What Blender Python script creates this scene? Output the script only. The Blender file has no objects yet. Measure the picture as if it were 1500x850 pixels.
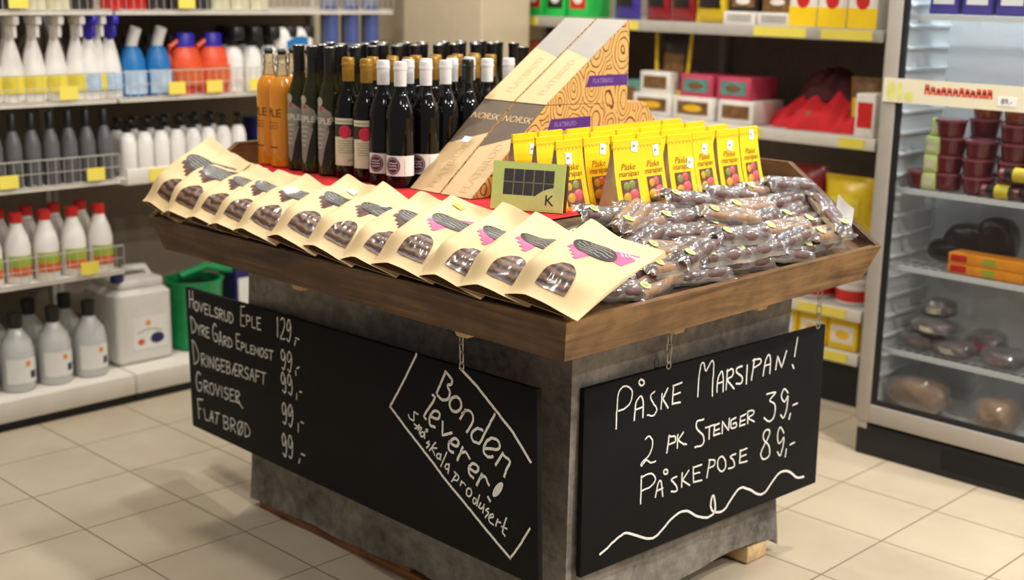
import bpy, bmesh, math, random
from mathutils import Vector, Matrix
random.seed(11)
SC = bpy.context.scene
COL = SC.collection
PI = math.pi

# ------------------------------------------------------------------ camera
def setup_camera():
    f, pitch, yaw, roll = 1922.66, .228686, -.796118, .0190731
    cp, sp, cy, sy = math.cos(pitch), math.sin(pitch), math.cos(yaw), math.sin(yaw)
    fw = Vector((cy * cp, sy * cp, -sp)); rt = Vector((sy, -cy, 0)); up = rt.cross(fw)
    c, s = math.cos(roll), math.sin(roll)
    r2, u2 = c * rt + s * up, -s * rt + c * up
    cam = bpy.data.cameras.new('camera'); o = bpy.data.objects.new('camera', cam); COL.objects.link(o)
    m = Matrix.Identity(4)
    for i in range(3):
        m[i][0], m[i][1], m[i][2] = r2[i], u2[i], -fw[i]
    m.translation = (0, 0, 1.4626)
    o.matrix_world = m
    cam.sensor_width = 36; cam.lens = 36 * f / 1500
    cam.clip_start = .05; cam.clip_end = 60
    cam.dof.use_dof = True; cam.dof.focus_distance = 2.72; cam.dof.aperture_fstop = 2.5
    SC.camera = o
setup_camera()

# ------------------------------------------------------------------ world, lamps, exposure
world = bpy.data.worlds.new('world'); SC.world = world
world.use_nodes = True
world.node_tree.nodes['Background'].inputs[0].default_value = (1.0, .97, .93, 1)
world.node_tree.nodes['Background'].inputs[1].default_value = .24
SC.view_settings.view_transform = 'Standard'
SC.view_settings.look = 'None'
SC.view_settings.exposure = -.08
SC.view_settings.gamma = 1.0
SC.view_settings.use_curve_mapping = False
SC.cycles.transparent_max_bounces = 24
def ceiling_or_fill_lamp(x, y, power, z=3.1, size=.16, col=(1, .955, .885)):
    l = bpy.data.lights.new('ceiling_or_fill_lamp', 'AREA'); l.shape = 'DISK'; l.size = size; l.energy = power; l.color = col
    o = bpy.data.objects.new('ceiling_or_fill_lamp', l); COL.objects.link(o); o.location = (x, y, z)
for x, y, p in ((.0, -2.6, 60), (1.4, -.9, 11), (1.2, -3.3, 34), (2.7, -2.6, 22), (2.9, -1.0, 11), (.3, -.6, 7), (3.6, -3.3, 24), (3.4, -1.7, 24), (-.8, -4.0, 70), (-.6, -1.8, 20), (-1.9, -3.0, 90)):  # the last one is an added fill that brightens the stand's right side
    ceiling_or_fill_lamp(x, y, p)

# ------------------------------------------------------------------ materials
def srgb(r, g, b):
    def f(c):
        c /= 255
        return c / 12.92 if c <= .04045 else ((c + .055) / 1.055) ** 2.4
    return (f(r), f(g), f(b), 1)
class NT:
    def __init__(s, name):
        s.m = bpy.data.materials.new(name); s.m.use_nodes = True
        s.t = s.m.node_tree; s.n = s.t.nodes; s.p = s.n['Principled BSDF']; s.out = s.n['Material Output']
    def node(s, typ, **kw):
        nd = s.n.new(typ)
        for k, v in kw.items():
            if k == 'inp':
                for a, b in v.items(): nd.inputs[a].default_value = b
            else: setattr(nd, k, v)
        return nd
    def link(s, a, b): s.t.links.new(a, b)
    def coord(s, scale=(1, 1, 1), which='Object'):
        tc = s.node('ShaderNodeTexCoord'); mp = s.node('ShaderNodeMapping')
        mp.inputs['Scale'].default_value = scale
        s.link(tc.outputs[which], mp.inputs[0]); return mp.outputs[0]
    def noise(s, scale, detail=4, rough=.55, coord=None, dist=0):
        nd = s.node('ShaderNodeTexNoise', inp={'Scale': scale, 'Detail': detail, 'Roughness': rough, 'Distortion': dist})
        s.link(coord if coord is not None else s.coord(), nd.inputs['Vector']); return nd.outputs['Fac']
    def ramp(s, fac, stops):
        r = s.node('ShaderNodeValToRGB'); e = r.color_ramp.elements
        while len(e) < len(stops): e.new(.5)
        for el, (p, c) in zip(e, stops): el.position = p; el.color = c
        s.link(fac, r.inputs[0]); return r.outputs[0]
    def bump(s, h, strength=.3, dist=.002):
        b = s.node('ShaderNodeBump', inp={'Strength': strength, 'Distance': dist})
        s.link(h, b.inputs['Height']); s.link(b.outputs[0], s.p.inputs['Normal'])
    def math(s, op, a, b=None, c=None):
        nd = s.node('ShaderNodeMath', operation=op)
        for i, v in enumerate((a, b, c)):
            if v is None: continue
            if isinstance(v, (int, float)): nd.inputs[i].default_value = v
            else: s.link(v, nd.inputs[i])
        return nd.outputs[0]
MATS = {}
def mat(name, col, rough=.5, metal=0, vary=.12, scale=20, bump=0, coat=0, spec=.5, trans=0, emit=0):
    """plain surface with a little procedural variation of tone"""
    if name in MATS: return MATS[name]
    t = NT(name); c = srgb(*col)
    lo = tuple(max(0, v * (1 - vary)) for v in c[:3]) + (1,); hi = tuple(min(1, v * (1 + vary)) for v in c[:3]) + (1,)
    n = t.noise(scale)
    t.link(t.ramp(n, [(.3, lo), (.7, hi)]), t.p.inputs['Base Color'])
    t.p.inputs['Roughness'].default_value = rough; t.p.inputs['Metallic'].default_value = metal
    t.p.inputs['Coat Weight'].default_value = coat; t.p.inputs['Coat Roughness'].default_value = .05
    t.p.inputs['Specular IOR Level'].default_value = spec
    if trans: t.p.inputs['Transmission Weight'].default_value = trans
    if bump: t.bump(n, bump)
    MATS[name] = t.m; return t.m
def wood_mat(name, axis, dark, light):
    t = NT(name); sc = [16, 16, 16]; sc[axis] = 1.3
    n = t.noise(1.6, 8, .6, t.coord(tuple(sc)), 1.2); n2 = t.noise(9, 5, .6)
    col = t.ramp(n, [(.30, srgb(*dark)), (.68, srgb(*light))])
    st = t.ramp(n2, [(.36, (.5, .45, .4, 1)), (.55, (1, 1, 1, 1))])
    mx = t.node('ShaderNodeMix', data_type='RGBA', blend_type='MULTIPLY'); mx.inputs[0].default_value = .65
    t.link(col, mx.inputs[6]); t.link(st, mx.inputs[7]); t.link(mx.outputs[2], t.p.inputs['Base Color'])
    t.p.inputs['Roughness'].default_value = .62; t.bump(n, .25, .002)
    MATS[name] = t.m; return t.m
def clear_mat(name, tint=(1, 1, 1), gloss=.2, rough=.08, haze=.05, hazecol=(.9, .9, .9), fres=.8, bump=.25):
    """thin clear film or pane: mostly see-through, some reflection, a little milky"""
    t = NT(name)
    tr = t.node('ShaderNodeBsdfTransparent'); tr.inputs[0].default_value = tint + (1,)
    gl = t.node('ShaderNodeBsdfGlossy'); gl.inputs['Roughness'].default_value = rough
    df = t.node('ShaderNodeBsdfDiffuse'); df.inputs[0].default_value = hazecol + (1,)
    fr = t.node('ShaderNodeFresnel', inp={'IOR': 1.45})
    m1 = t.node('ShaderNodeMixShader'); m2 = t.node('ShaderNodeMixShader'); m1.inputs[0].default_value = haze
    t.link(tr.outputs[0], m1.inputs[1]); t.link(df.outputs[0], m1.inputs[2])
    t.link(t.math('ADD', t.math('MULTIPLY', fr.outputs[0], fres), gloss), m2.inputs[0])
    t.link(m1.outputs[0], m2.inputs[1]); t.link(gl.outputs[0], m2.inputs[2])
    n = t.noise(60, 3); b = t.node('ShaderNodeBump', inp={'Strength': bump, 'Distance': .002}); t.link(n, b.inputs['Height']); t.link(b.outputs[0], gl.inputs['Normal'])
    t.link(m2.outputs[0], t.out.inputs['Surface'])
    MATS[name] = t.m; return t.m
def swirl_mat():
    t = NT('swirl_card')
    co = t.coord((1, 1, .62))
    n = t.node('ShaderNodeTexNoise', inp={'Scale': 16, 'Detail': 2}); t.link(co, n.inputs['Vector'])
    ad = t.node('ShaderNodeVectorMath', operation='SCALE'); t.link(n.outputs['Color'], ad.inputs[0]); ad.inputs['Scale'].default_value = .03
    a2 = t.node('ShaderNodeVectorMath', operation='ADD'); t.link(co, a2.inputs[0]); t.link(ad.outputs[0], a2.inputs[1])
    v = t.node('ShaderNodeTexVoronoi', inp={'Scale': 15, 'Randomness': .75}); t.link(a2.outputs[0], v.inputs['Vector'])
    s = t.math('ABSOLUTE', t.math('SINE', t.math('MULTIPLY', v.outputs['Distance'], 24)))
    col = t.ramp(s, [(.22, srgb(88, 52, 22)), (.42, srgb(214, 168, 98))])
    t.link(col, t.p.inputs['Base Color']); t.p.inputs['Roughness'].default_value = .7
    MATS['swirl_card'] = t.m
def crisp_mat():
    t = NT('crispbread'); co = t.coord((1, 1, 1))
    w = t.node('ShaderNodeTexWave', bands_direction='Y', inp={'Scale': 17, 'Distortion': 3.6, 'Detail': 3, 'Detail Scale': 2}); t.link(co, w.inputs['Vector'])
    n = t.noise(140, 4)
    f = t.math('ADD', t.math('MULTIPLY', w.outputs['Fac'], .7), t.math('MULTIPLY', n, .45))
    t.link(t.ramp(f, [(.2, srgb(38, 24, 17)), (.8, srgb(120, 84, 58))]), t.p.inputs['Base Color'])
    t.p.inputs['Roughness'].default_value = .45; t.p.inputs['Coat Weight'].default_value = .5; t.p.inputs['Coat Roughness'].default_value = .12
    t.bump(f, .5, .003); MATS['crispbread'] = t.m
def floor_mat():
    t = NT('floor_tile'); tc = t.node('ShaderNodeTexCoord'); sp = t.node('ShaderNodeSeparateXYZ'); t.link(tc.outputs['Object'], sp.inputs[0])
    S = .307
    def line(o, off):
        fr = t.math('FRACT', t.math('MULTIPLY', t.math('ADD', o, 30.7 - off), 1 / S))
        d = t.math('ABSOLUTE', t.math('SUBTRACT', fr, .5)); return t.math('GREATER_THAN', d, .5 - .0024 / S)
    g = t.math('MAXIMUM', line(sp.outputs[0], 3.4498), line(sp.outputs[1], -1.5703))
    base = t.ramp(t.noise(3.2, 6, .6), [(.3, srgb(186, 170, 146)), (.7, srgb(201, 187, 162))])
    mx = t.node('ShaderNodeMix', data_type='RGBA'); t.link(g, mx.inputs[0]); t.link(base, mx.inputs[6]); mx.inputs[7].default_value = srgb(128, 112, 92)
    t.link(mx.outputs[2], t.p.inputs['Base Color']); t.p.inputs['Roughness'].default_value = .38
    t.bump(t.math('SUBTRACT', 1, g), .3, .002); MATS['floor_tile'] = t.m
def cover_mat():
    t = NT('grey_cover')
    n = t.noise(5, 8, .65); n2 = t.noise(34, 6, .7)
    f = t.math('ADD', t.math('MULTIPLY', n, .6), t.math('MULTIPLY', n2, .4))
    t.link(t.ramp(f, [(.36, srgb(74, 71, 66)), (.62, srgb(152, 144, 134))]), t.p.inputs['Base Color'])
    t.p.inputs['Roughness'].default_value = .75; t.bump(n2, .3, .003); MATS['grey_cover'] = t.m
def chalk_mat():
    t = NT('chalk'); n = t.noise(420, 3, .7)
    t.link(t.ramp(n, [(.34, srgb(150, 148, 142)), (.48, srgb(250, 248, 242))]), t.p.inputs['Base Color'])
    t.p.inputs['Roughness'].default_value = .95; MATS['chalk'] = t.m
swirl_mat(); crisp_mat(); floor_mat(); cover_mat(); chalk_mat()
WOOD_X = wood_mat('tray_wood_long', 0, (56, 36, 20), (118, 86, 54))
WOOD_Y = wood_mat('tray_wood_short', 1, (84, 56, 30), (156, 118, 72))
PALE_X = wood_mat('pale_wood', 0, (196, 160, 108), (228, 196, 148))
RED_X = wood_mat('pallet_wood', 0, (104, 62, 34), (160, 106, 62))
FILM = clear_mat('clear_film', gloss=.02, rough=.12, haze=.03)
CELLO = clear_mat('cellophane', gloss=.045, rough=.18, haze=.09, fres=.3, bump=.1)
WRAP = clear_mat('plastic_wrap', gloss=.10, rough=.12, haze=.16, fres=.5, bump=.3)
GLASS = clear_mat('door_glass', gloss=.01, rough=.02, haze=.004, fres=.5, bump=0)
CLEARP = clear_mat('clear_plastic', tint=(.95, .97, .96), gloss=.05, rough=.15, haze=.6, hazecol=(.93, .94, .92))
NECK = clear_mat('clear_neck_glass', tint=(.9, .8, .6), gloss=.12, rough=.04, haze=.12, hazecol=(.9, .75, .5))
M = lambda n: MATS[n]
mat('kraft', (228, 200, 150), .62, vary=.07, scale=14, bump=.12)
mat('kraft_shaded', (112, 74, 40), .8)  # kraft darkened to paint in the shade under the pouch bottom
mat('label_dark', (62, 58, 54), .45, vary=.3, scale=60)
mat('label_silver', (150, 150, 150), .25, metal=.6, vary=.25, scale=30)
mat('ribbon_brown', (84, 48, 40), .5); mat('ribbon_pink', (232, 92, 140), .5)
mat('print_white', (238, 236, 230), .6, vary=.03); mat('print_dark', (40, 34, 32), .6); mat('print_grey', (176, 172, 164), .6)
mat('print_tan', (206, 172, 120), .6, vary=.05)
mat('board_black', (24, 24, 25), .7, vary=.15, scale=6, spec=.12); mat('chain_steel', (178, 174, 164), .3, metal=.9)
mat('juice', (226, 146, 30), .12, vary=.08, scale=8, coat=.6); mat('dark_glass', (9, 8, 9), .05, vary=.3, spec=.45)
mat('green_glass', (44, 40, 16), .05, vary=.3, spec=.45); mat('black_capsule', (14, 14, 15), .32, coat=.3)
mat('gold_capsule', (172, 130, 48), .35, metal=.35); mat('white_capsule', (226, 226, 226), .35)
mat('cap_silver', (205, 205, 200), .25, metal=.7)
mat('label_cream', (226, 222, 190), .55, vary=.05); mat('label_white', (236, 234, 228), .5, vary=.03)
mat('label_purple', (92, 40, 72), .5); mat('raspberry', (214, 44, 74), .45, vary=.3, scale=220, bump=.6); mat('label_forest', (44, 50, 36), .5)
mat('label_grey', (142, 138, 128), .4, vary=.2, scale=40)
mat('card_beige', (212, 180, 132), .65, vary=.04); mat('card_brown', (96, 78, 58), .6, vary=.08); mat('card_grey', (156, 148, 138), .55, vary=.05)
mat('card_inner', (150, 100, 56), .7); mat('purple', (84, 40, 128), .5); mat('purple_print', (160, 128, 190), .5)
mat('yellow_card', (250, 208, 20), .5, vary=.05); mat('yellow_orange', (238, 150, 20), .5); mat('bag_side', (196, 176, 146), .55)
mat('window_dark', (110, 70, 44), .4); mat('egg_pink', (232, 96, 110), .4); mat('egg_yellow', (240, 186, 40), .4); mat('egg_green', (150, 168, 70), .4)
mat('sticker', (244, 242, 238), .6, vary=.02); mat('brown_ink', (142, 92, 20), .6)
mat('lime_card', (206, 226, 130), .45, vary=.05); mat('lime_light', (206, 222, 140), .45); mat('choc_dark', (48, 30, 24), .35, vary=.3, scale=60); mat('box_black', (28, 24, 26), .35); mat('gold_line', (206, 196, 132), .4)
mat('choc_stick', (92, 66, 60), .5, vary=.2, scale=60); mat('choc_stick_light', (150, 116, 84), .5, vary=.25, scale=60)
mat('red_cloth', (196, 20, 24), .85, vary=.15, scale=40); mat('sticker_yellow', (228, 212, 70), .5)
mat('shelf_white', (222, 216, 204), .5, vary=.03); mat('shelf_grey', (178, 172, 162), .5, vary=.05); mat('plinth_black', (18, 17, 17), .6)
mat('panel_taupe', (140, 128, 112), .7, vary=.04); mat('wire', (206, 202, 194), .35, metal=.4); mat('price_yellow', (238, 220, 90), .5, vary=.03)
mat('wall_cream', (206, 190, 160), .8, vary=.03); mat('dark_panel', (150, 136, 126), .7, vary=.1)
mat('plastic_white', (232, 228, 222), .4, vary=.03); mat('plastic_black', (28, 27, 28), .4); mat('plastic_blue', (26, 110, 176), .4); mat('plastic_purple', (48, 36, 170), .4); mat('plastic_red', (206, 36, 34), .4)
mat('plastic_orange', (226, 82, 44), .4); mat('plastic_green', (14, 150, 84), .4); mat('plastic_navy', (34, 36, 96), .4); mat('label_lime', (158, 176, 54), .5); mat('label_orange', (216, 98, 48), .5)
mat('plastic_greybottle', (92, 90, 92), .4); mat('plastic_dark', (48, 46, 48), .4); mat('label_yellow', (226, 206, 60), .5); mat('plastic_lightblue', (178, 200, 224), .4); mat('pale_liquid', (206, 214, 214), .3)
mat('steel_frame', (176, 168, 158), .45, metal=.1, vary=.04); mat('fridge_inside', (214, 220, 222), .4, vary=.02); mat('fridge_black', (20, 20, 21), .55)
mat('sign_cream', (232, 224, 196), .5, vary=.02); mat('sign_yellow', (226, 222, 120), .5); mat('sign_red', (222, 76, 52), .5)
mat('tub_wine', (100, 16, 32), .25, vary=.25, coat=.5); mat('tub_lid', (142, 70, 80), .25, coat=.5); mat('meat_dark', (72, 28, 32), .35, vary=.5, scale=30, coat=.4); mat('bread_tan', (186, 138, 82), .55, vary=.2, scale=26)
mat('bright_green', (40, 200, 84), .4); mat('snack_blue', (64, 52, 150), .35, coat=.3); mat('snack_red', (150, 26, 32), .35, coat=.3); mat('snack_yellow', (236, 200, 30), .35, coat=.3); mat('snack_black', (36, 28, 26), .35, coat=.3)
mat('textile_red', (204, 22, 30), .8, vary=.12); mat('textile_maroon', (70, 16, 22), .8); mat('carton_white', (232, 226, 216), .5); mat('carton_teal', (86, 140, 130), .5, vary=.3); mat('carton_pink', (196, 70, 96), .5); mat('carton_brown', (120, 84, 44), .6, vary=.4, scale=30); mat('orange_wall', (196, 100, 48), .7)

# ------------------------------------------------------------------ mesh helpers
def BM(): return bmesh.new()
def box(bm, lo, hi, bev=0, seg=2, rot=None):
    x0, y0, z0 = lo; x1, y1, z1 = hi
    vs = [bm.verts.new(p) for p in ((x0, y0, z0), (x1, y0, z0), (x1, y1, z0), (x0, y1, z0), (x0, y0, z1), (x1, y0, z1), (x1, y1, z1), (x0, y1, z1))]
    fs = [bm.faces.new([vs[i] for i in q]) for q in ((3, 2, 1, 0), (4, 5, 6, 7), (0, 1, 5, 4), (1, 2, 6, 5), (2, 3, 7, 6), (3, 0, 4, 7))]
    if bev:
        r = bmesh.ops.bevel(bm, geom=list({e for f in fs for e in f.edges}), offset=bev, segments=seg, affect='EDGES', profile=.5)
    return bm
def hexa(bm, pts):
    """eight corner points: bottom four then top four"""
    vs = [bm.verts.new(p) for p in pts]
    for q in ((3, 2, 1, 0), (4, 5, 6, 7), (0, 1, 5, 4), (1, 2, 6, 5), (2, 3, 7, 6), (3, 0, 4, 7)): bm.faces.new([vs[i] for i in q])
def lathe(bm, prof, n=24, c=(0, 0, 0), caps=True):
    rings = []
    for r, z in prof:
        rings.append([bm.verts.new((c[0] + r * math.cos(2 * PI * i / n), c[1] + r * math.sin(2 * PI * i / n), c[2] + z)) for i in range(n)])
    for a, b in zip(rings, rings[1:]):
        for i in range(n): bm.faces.new((a[i], a[(i + 1) % n], b[(i + 1) % n], b[i]))
    if caps:
        bm.faces.new(rings[0][::-1]); bm.faces.new(rings[-1])
def tube(bm, pts, r, n=8, closed=False):
    pts = [Vector(p) for p in pts]; rings = []; N = len(pts)
    for i, p in enumerate(pts):
        if closed: t = pts[(i + 1) % N] - pts[i - 1]
        else: t = pts[min(i + 1, N - 1)] - pts[max(i - 1, 0)]
        t.normalize(); a = t.cross(Vector((0, 0, 1)))
        if a.length < .05: a = t.cross(Vector((1, 0, 0)))
        a.normalize(); b = t.cross(a)
        rings.append([bm.verts.new(p + r * (math.cos(2 * PI * k / n) * a + math.sin(2 * PI * k / n) * b)) for k in range(n)])
    for i in range(N if closed else N - 1):
        A, B = rings[i], rings[(i + 1) % N]
        for k in range(n): bm.faces.new((A[k], A[(k + 1) % n], B[(k + 1) % n], B[k]))
    if not closed: bm.faces.new(rings[0][::-1]); bm.faces.new(rings[-1])
def prism(bm, poly, a0, a1, f):
    """polygon in 2D swept from a0 to a1; f(p, a) gives the 3D point"""
    A = [bm.verts.new(f(p, a0)) for p in poly]; B = [bm.verts.new(f(p, a1)) for p in poly]; n = len(poly)
    bm.faces.new(A[::-1]); bm.faces.new(B)
    for i in range(n): bm.faces.new((A[i], A[(i + 1) % n], B[(i + 1) % n], B[i]))
def grid(bm, f, nu, nv):
    vs = [[bm.verts.new(f(i / nu, j / nv)) for j in range(nv + 1)] for i in range(nu + 1)]
    for i in range(nu):
        for j in range(nv): bm.faces.new((vs[i][j], vs[i + 1][j], vs[i + 1][j + 1], vs[i][j + 1]))
    return vs
def ball(bm, c, r, n=12, m=8, sc=(1, 1, 1)):
    lathe_prof = [(max(1e-4, r * math.sin(PI * k / m)), -r * math.cos(PI * k / m)) for k in range(m + 1)]
    rings = [[bm.verts.new((c[0] + sc[0] * q * math.cos(2 * PI * i / n), c[1] + sc[1] * q * math.sin(2 * PI * i / n), c[2] + sc[2] * z)) for i in range(n)] for q, z in lathe_prof]
    for a, b in zip(rings, rings[1:]):
        for i in range(n): bm.faces.new((a[i], a[(i + 1) % n], b[(i + 1) % n], b[i]))
def fan(bm, outline, ctr, f, rings=5):
    """filled star-shaped outline laid on the surface f(x, y) -> point"""
    n = len(outline); c = bm.verts.new(f(*ctr)); prev = None
    for k in range(1, rings + 1):
        s = k / rings
        cur = [bm.verts.new(f(ctr[0] + (x - ctr[0]) * s, ctr[1] + (y - ctr[1]) * s)) for x, y in outline]
        for i in range(n):
            j = (i + 1) % n
            if prev is None: bm.faces.new((c, cur[i], cur[j]))
            else: bm.faces.new((prev[i], cur[i], cur[j], prev[j]))
        prev = cur
def ellipse(cx, cy, rx, ry, n=28, rot=0):
    c, s = math.cos(rot), math.sin(rot)
    return [(cx + rx * math.cos(2 * PI * i / n) * c - ry * math.sin(2 * PI * i / n) * s, cy + rx * math.cos(2 * PI * i / n) * s + ry * math.sin(2 * PI * i / n) * c) for i in range(n)]
def obj(name, bm, m, parent=None, smooth=True, recalc=True):
    if recalc: bmesh.ops.recalc_face_normals(bm, faces=bm.faces)
    me = bpy.data.meshes.new(name); bm.to_mesh(me); bm.free()
    me.materials.append(MATS[m] if isinstance(m, str) else m)
    if smooth:
        me.polygons.foreach_set('use_smooth', [True] * len(me.polygons)); me.set_sharp_from_angle(angle=math.radians(38))
    o = bpy.data.objects.new(name, me); COL.objects.link(o)
    if parent is not None: o.parent = parent
    return o
def tag(o, label, cat, group=None, kind=None):
    o['label'] = label; o['category'] = cat
    if group: o['group'] = group
    if kind: o['kind'] = kind
    return o
def thing(name, label, cat, loc=(0, 0, 0), rz=0, group=None):
    o = bpy.data.objects.new(name, None); COL.objects.link(o); o.location = loc; o.rotation_euler = (0, 0, rz); o.empty_display_size = .05
    return tag(o, label, cat, group)
KIDS = {}
def dup(root, label, group=None):
    """a copy of a thing with copies of its parts and sub-parts"""
    c = root.copy(); COL.objects.link(c); c['label'] = label
    if group: c['group'] = group
    def walk(src, dst):
        for ch in [o for o in src.children]:
            d = ch.copy(); COL.objects.link(d); d.parent = dst; walk(ch, d)
    walk(root, c)
    return c
def struct(name, bm, m, smooth=False):
    o = obj(name, bm, m, None, smooth); o['kind'] = 'structure'; return o
ORD = ['first', 'second', 'third', 'fourth', 'fifth', 'sixth', 'seventh', 'eighth', 'ninth', 'tenth', 'eleventh', 'twelfth', 'thirteenth', 'fourteenth']
def text_bm(s, size, f, res=3, shear=0, spacing=1.0, cuts=0):
    """lettering: outlines filled flat, every point mapped by f(x, y)"""
    cu = bpy.data.curves.new('lettering', 'FONT'); cu.body = s; cu.size = size; cu.align_x = 'CENTER'; cu.align_y = 'CENTER'; cu.resolution_u = res; cu.shear = shear; cu.space_character = spacing
    ob = bpy.data.objects.new('lettering', cu); COL.objects.link(ob)
    dg = bpy.context.evaluated_depsgraph_get(); me = bpy.data.meshes.new_from_object(ob.evaluated_get(dg))
    bpy.data.objects.remove(ob); bpy.data.curves.remove(cu)
    bm = BM(); bm.from_mesh(me); bpy.data.meshes.remove(me)
    if cuts: bmesh.ops.subdivide_edges(bm, edges=bm.edges, cuts=cuts); bmesh.ops.triangulate(bm, faces=bm.faces)
    for v in bm.verts: v.co = f(v.co.x, v.co.y)
    return bm
def strokes(bm, lines, w, f, h=.0004):
    """thin drawn strokes: each polyline becomes a raised ribbon, mapped by f(x, y, z)"""
    for pts in lines:
        P = [Vector(p) for p in pts]; L = []; R = []
        for i, p in enumerate(P):
            t = P[min(i + 1, len(P) - 1)] - P[max(i - 1, 0)]
            if t.length < 1e-9: t = Vector((1, 0))
            t.normalize(); nrm = Vector((-t.y, t.x)); e = t * (w * .4 if i == len(P) - 1 else (-w * .4 if i == 0 else 0))
            L.append(p + nrm * w / 2 + e); R.append(p - nrm * w / 2 + e)
        a = [bm.verts.new(f(q.x, q.y, h)) for q in L]; b = [bm.verts.new(f(q.x, q.y, h)) for q in R]
        for i in range(len(P) - 1): bm.faces.new((a[i], b[i], b[i + 1], a[i + 1]))
def squiggle(x0, x1, y, amp, n, rnd):
    return [(x0 + (x1 - x0) * i / n, y + rnd.uniform(-amp, amp)) for i in range(n + 1)]

# ================================================================== the room
bm = BM(); box(bm, (-3, -6.5, -.05), (6.5, 3, 0)); struct('floor', bm, 'floor_tile')
bm = BM(); box(bm, (1.0, -5.0, 0), (6.0, -4.9, 3.3)); struct('wall_back', bm, 'wall_cream')
bm = BM(); box(bm, (5.05, -4.9, 0), (5.15, 1.5, 3.3)); struct('wall_left', bm, 'wall_cream')
bm = BM(); box(bm, (3.86, -4.02, 0), (4.34, -3.74, 3.3), .006); struct('trim_1', bm, 'wall_cream')

# ================================================================== display stand
ZR, ZB = .851, .763                                   # rim and foot of the tray boards
stand = thing('display_stand', 'dark wooden tray stand with splayed boards on a grey covered pallet body', 'display stand', (2.37, -2.41, 0))
def S(p): return (p[0] - 2.37, p[1] + 2.41, p[2])     # room point -> stand point
# covered body: four cloth walls with an uneven hem
def hem(t):
    return .030 + .008 * math.sin(t * 1.6) + .005 * math.sin(t * 3.7 + 1)
bm = BM()
X0, X1, Y0, Y1 = 1.775, 2.976, -2.828, -2.0
per = [(X1, Y1), (X0, Y1), (X0, Y0), (X1, Y0)]
loop = []
for k in range(4):
    a, b = Vector(per[k]), Vector(per[(k + 1) % 4]); nn = int((b - a).length / .025)
    for i in range(nn): loop.append((a.lerp(b, i / nn), k, i / nn))
rows = 24; ring = []
for j in range(rows + 1):
    cur = []
    for i, (p, k, t) in enumerate(loop):
        h = hem(p.x * 3 + p.y * 5)
        if k == 1: h += .035 * max(0, math.sin((t - .35) * 4.2)) if t > .35 else 0
        z = h + (.775 - h) * j / rows
        d = Vector((p.x - 2.375, p.y + 2.414)).normalized()
        w = .004 * math.sin(9 * z + 17 * (p.x + p.y)) + .003 * math.sin(31 * p.x + 27 * p.y + 6 * z) + .010 * max(0, 1 - (z - h) / .12)
        cur.append(bm.verts.new(S((p.x + d.x * w, p.y + d.y * w, z))))
    ring.append(cur)
n = len(loop)
for j in range(rows):
    for i in range(n): bm.faces.new((ring[j][i], ring[j][(i + 1) % n], ring[j + 1][(i + 1) % n], ring[j + 1][i]))
bm.faces.new(ring[-1])
obj('body_cover', bm, 'grey_cover', stand)
for y0, y1 in ((-2.10, -2.003), (-2.46, -2.36), (-2.82, -2.72)):
    bm = BM(); box(bm, S((1.80, y0, .0)), S((2.95, y1, .022)), .003); box(bm, S((1.80, y0, .022)), S((1.94, y1, .10)), .003); box(bm, S((2.30, y0, .022)), S((2.44, y1, .10)), .003); box(bm, S((2.81, y0, .022)), S((2.95, y1, .10)), .003)
    obj('pallet_runner', bm, RED_X, stand)
bm = BM(); box(bm, S((1.768, -2.79, .004)), S((1.86, -2.70, .05)), .006); obj('foot_block', bm, 'card_beige' if False else PALE_X, stand)
# splayed low boards: front (long) and right-hand (short)
T = .02
def board(pa, pb, qa, qb, inn):
    """outer rim pa-pb, outer foot qa-qb, thickness towards inn"""
    v = [Vector(p) for p in (qa, qb, pb, pa)]; i = Vector(inn)
    return v, i
bm = BM()
hexa(bm, [S(p) for p in ((3.038, -1.792, ZB), (1.612, -1.792, ZB), (1.632, -1.812, ZB), (3.018, -1.812, ZB), (3.07, -1.76, ZR), (1.58, -1.76, ZR), (1.60, -1.78, ZR), (3.05, -1.78, ZR))])
bmesh.ops.subdivide_edges(bm, edges=bm.edges, cuts=3, use_grid_fill=True)
for v in bm.verts: v.co += Vector((0, random.uniform(-.0006, .0006), random.uniform(-.001, .001)))
obj('tray_board', bm, WOOD_X, stand, smooth=False)
bm = BM()
hexa(bm, [S(p) for p in ((1.612, -1.793, ZB), (1.612, -2.888, ZB), (1.632, -2.868, ZB), (1.632, -1.813, ZB), (1.58, -1.7605, ZR), (1.58, -2.92, ZR), (1.60, -2.90, ZR), (1.60, -1.7805, ZR))])
obj('tray_board', bm, WOOD_Y, stand, smooth=False)
# tall end boards whose tops rise along the slope
bm = BM(); prism(bm, [(-1.79, ZB), (-1.765, ZR), (-2.04, 1.027), (-2.92, 1.027), (-2.92, ZB)], 3.052, 3.072, lambda p, a: S((a - (.03 if p[1] < .8 else 0), p[0], p[1])))
obj('end_board', bm, WOOD_Y, stand, smooth=False)
bm = BM(); prism(bm, [(1.612, ZB), (1.585, ZR), (1.855, 1.03), (3.05, 1.03), (3.05, ZB)], -2.922, -2.902, lambda p, a: S((p[0], a + (.03 if p[1] < .8 else 0), p[1])))
obj('end_board', bm, WOOD_X, stand, smooth=False)
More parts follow.
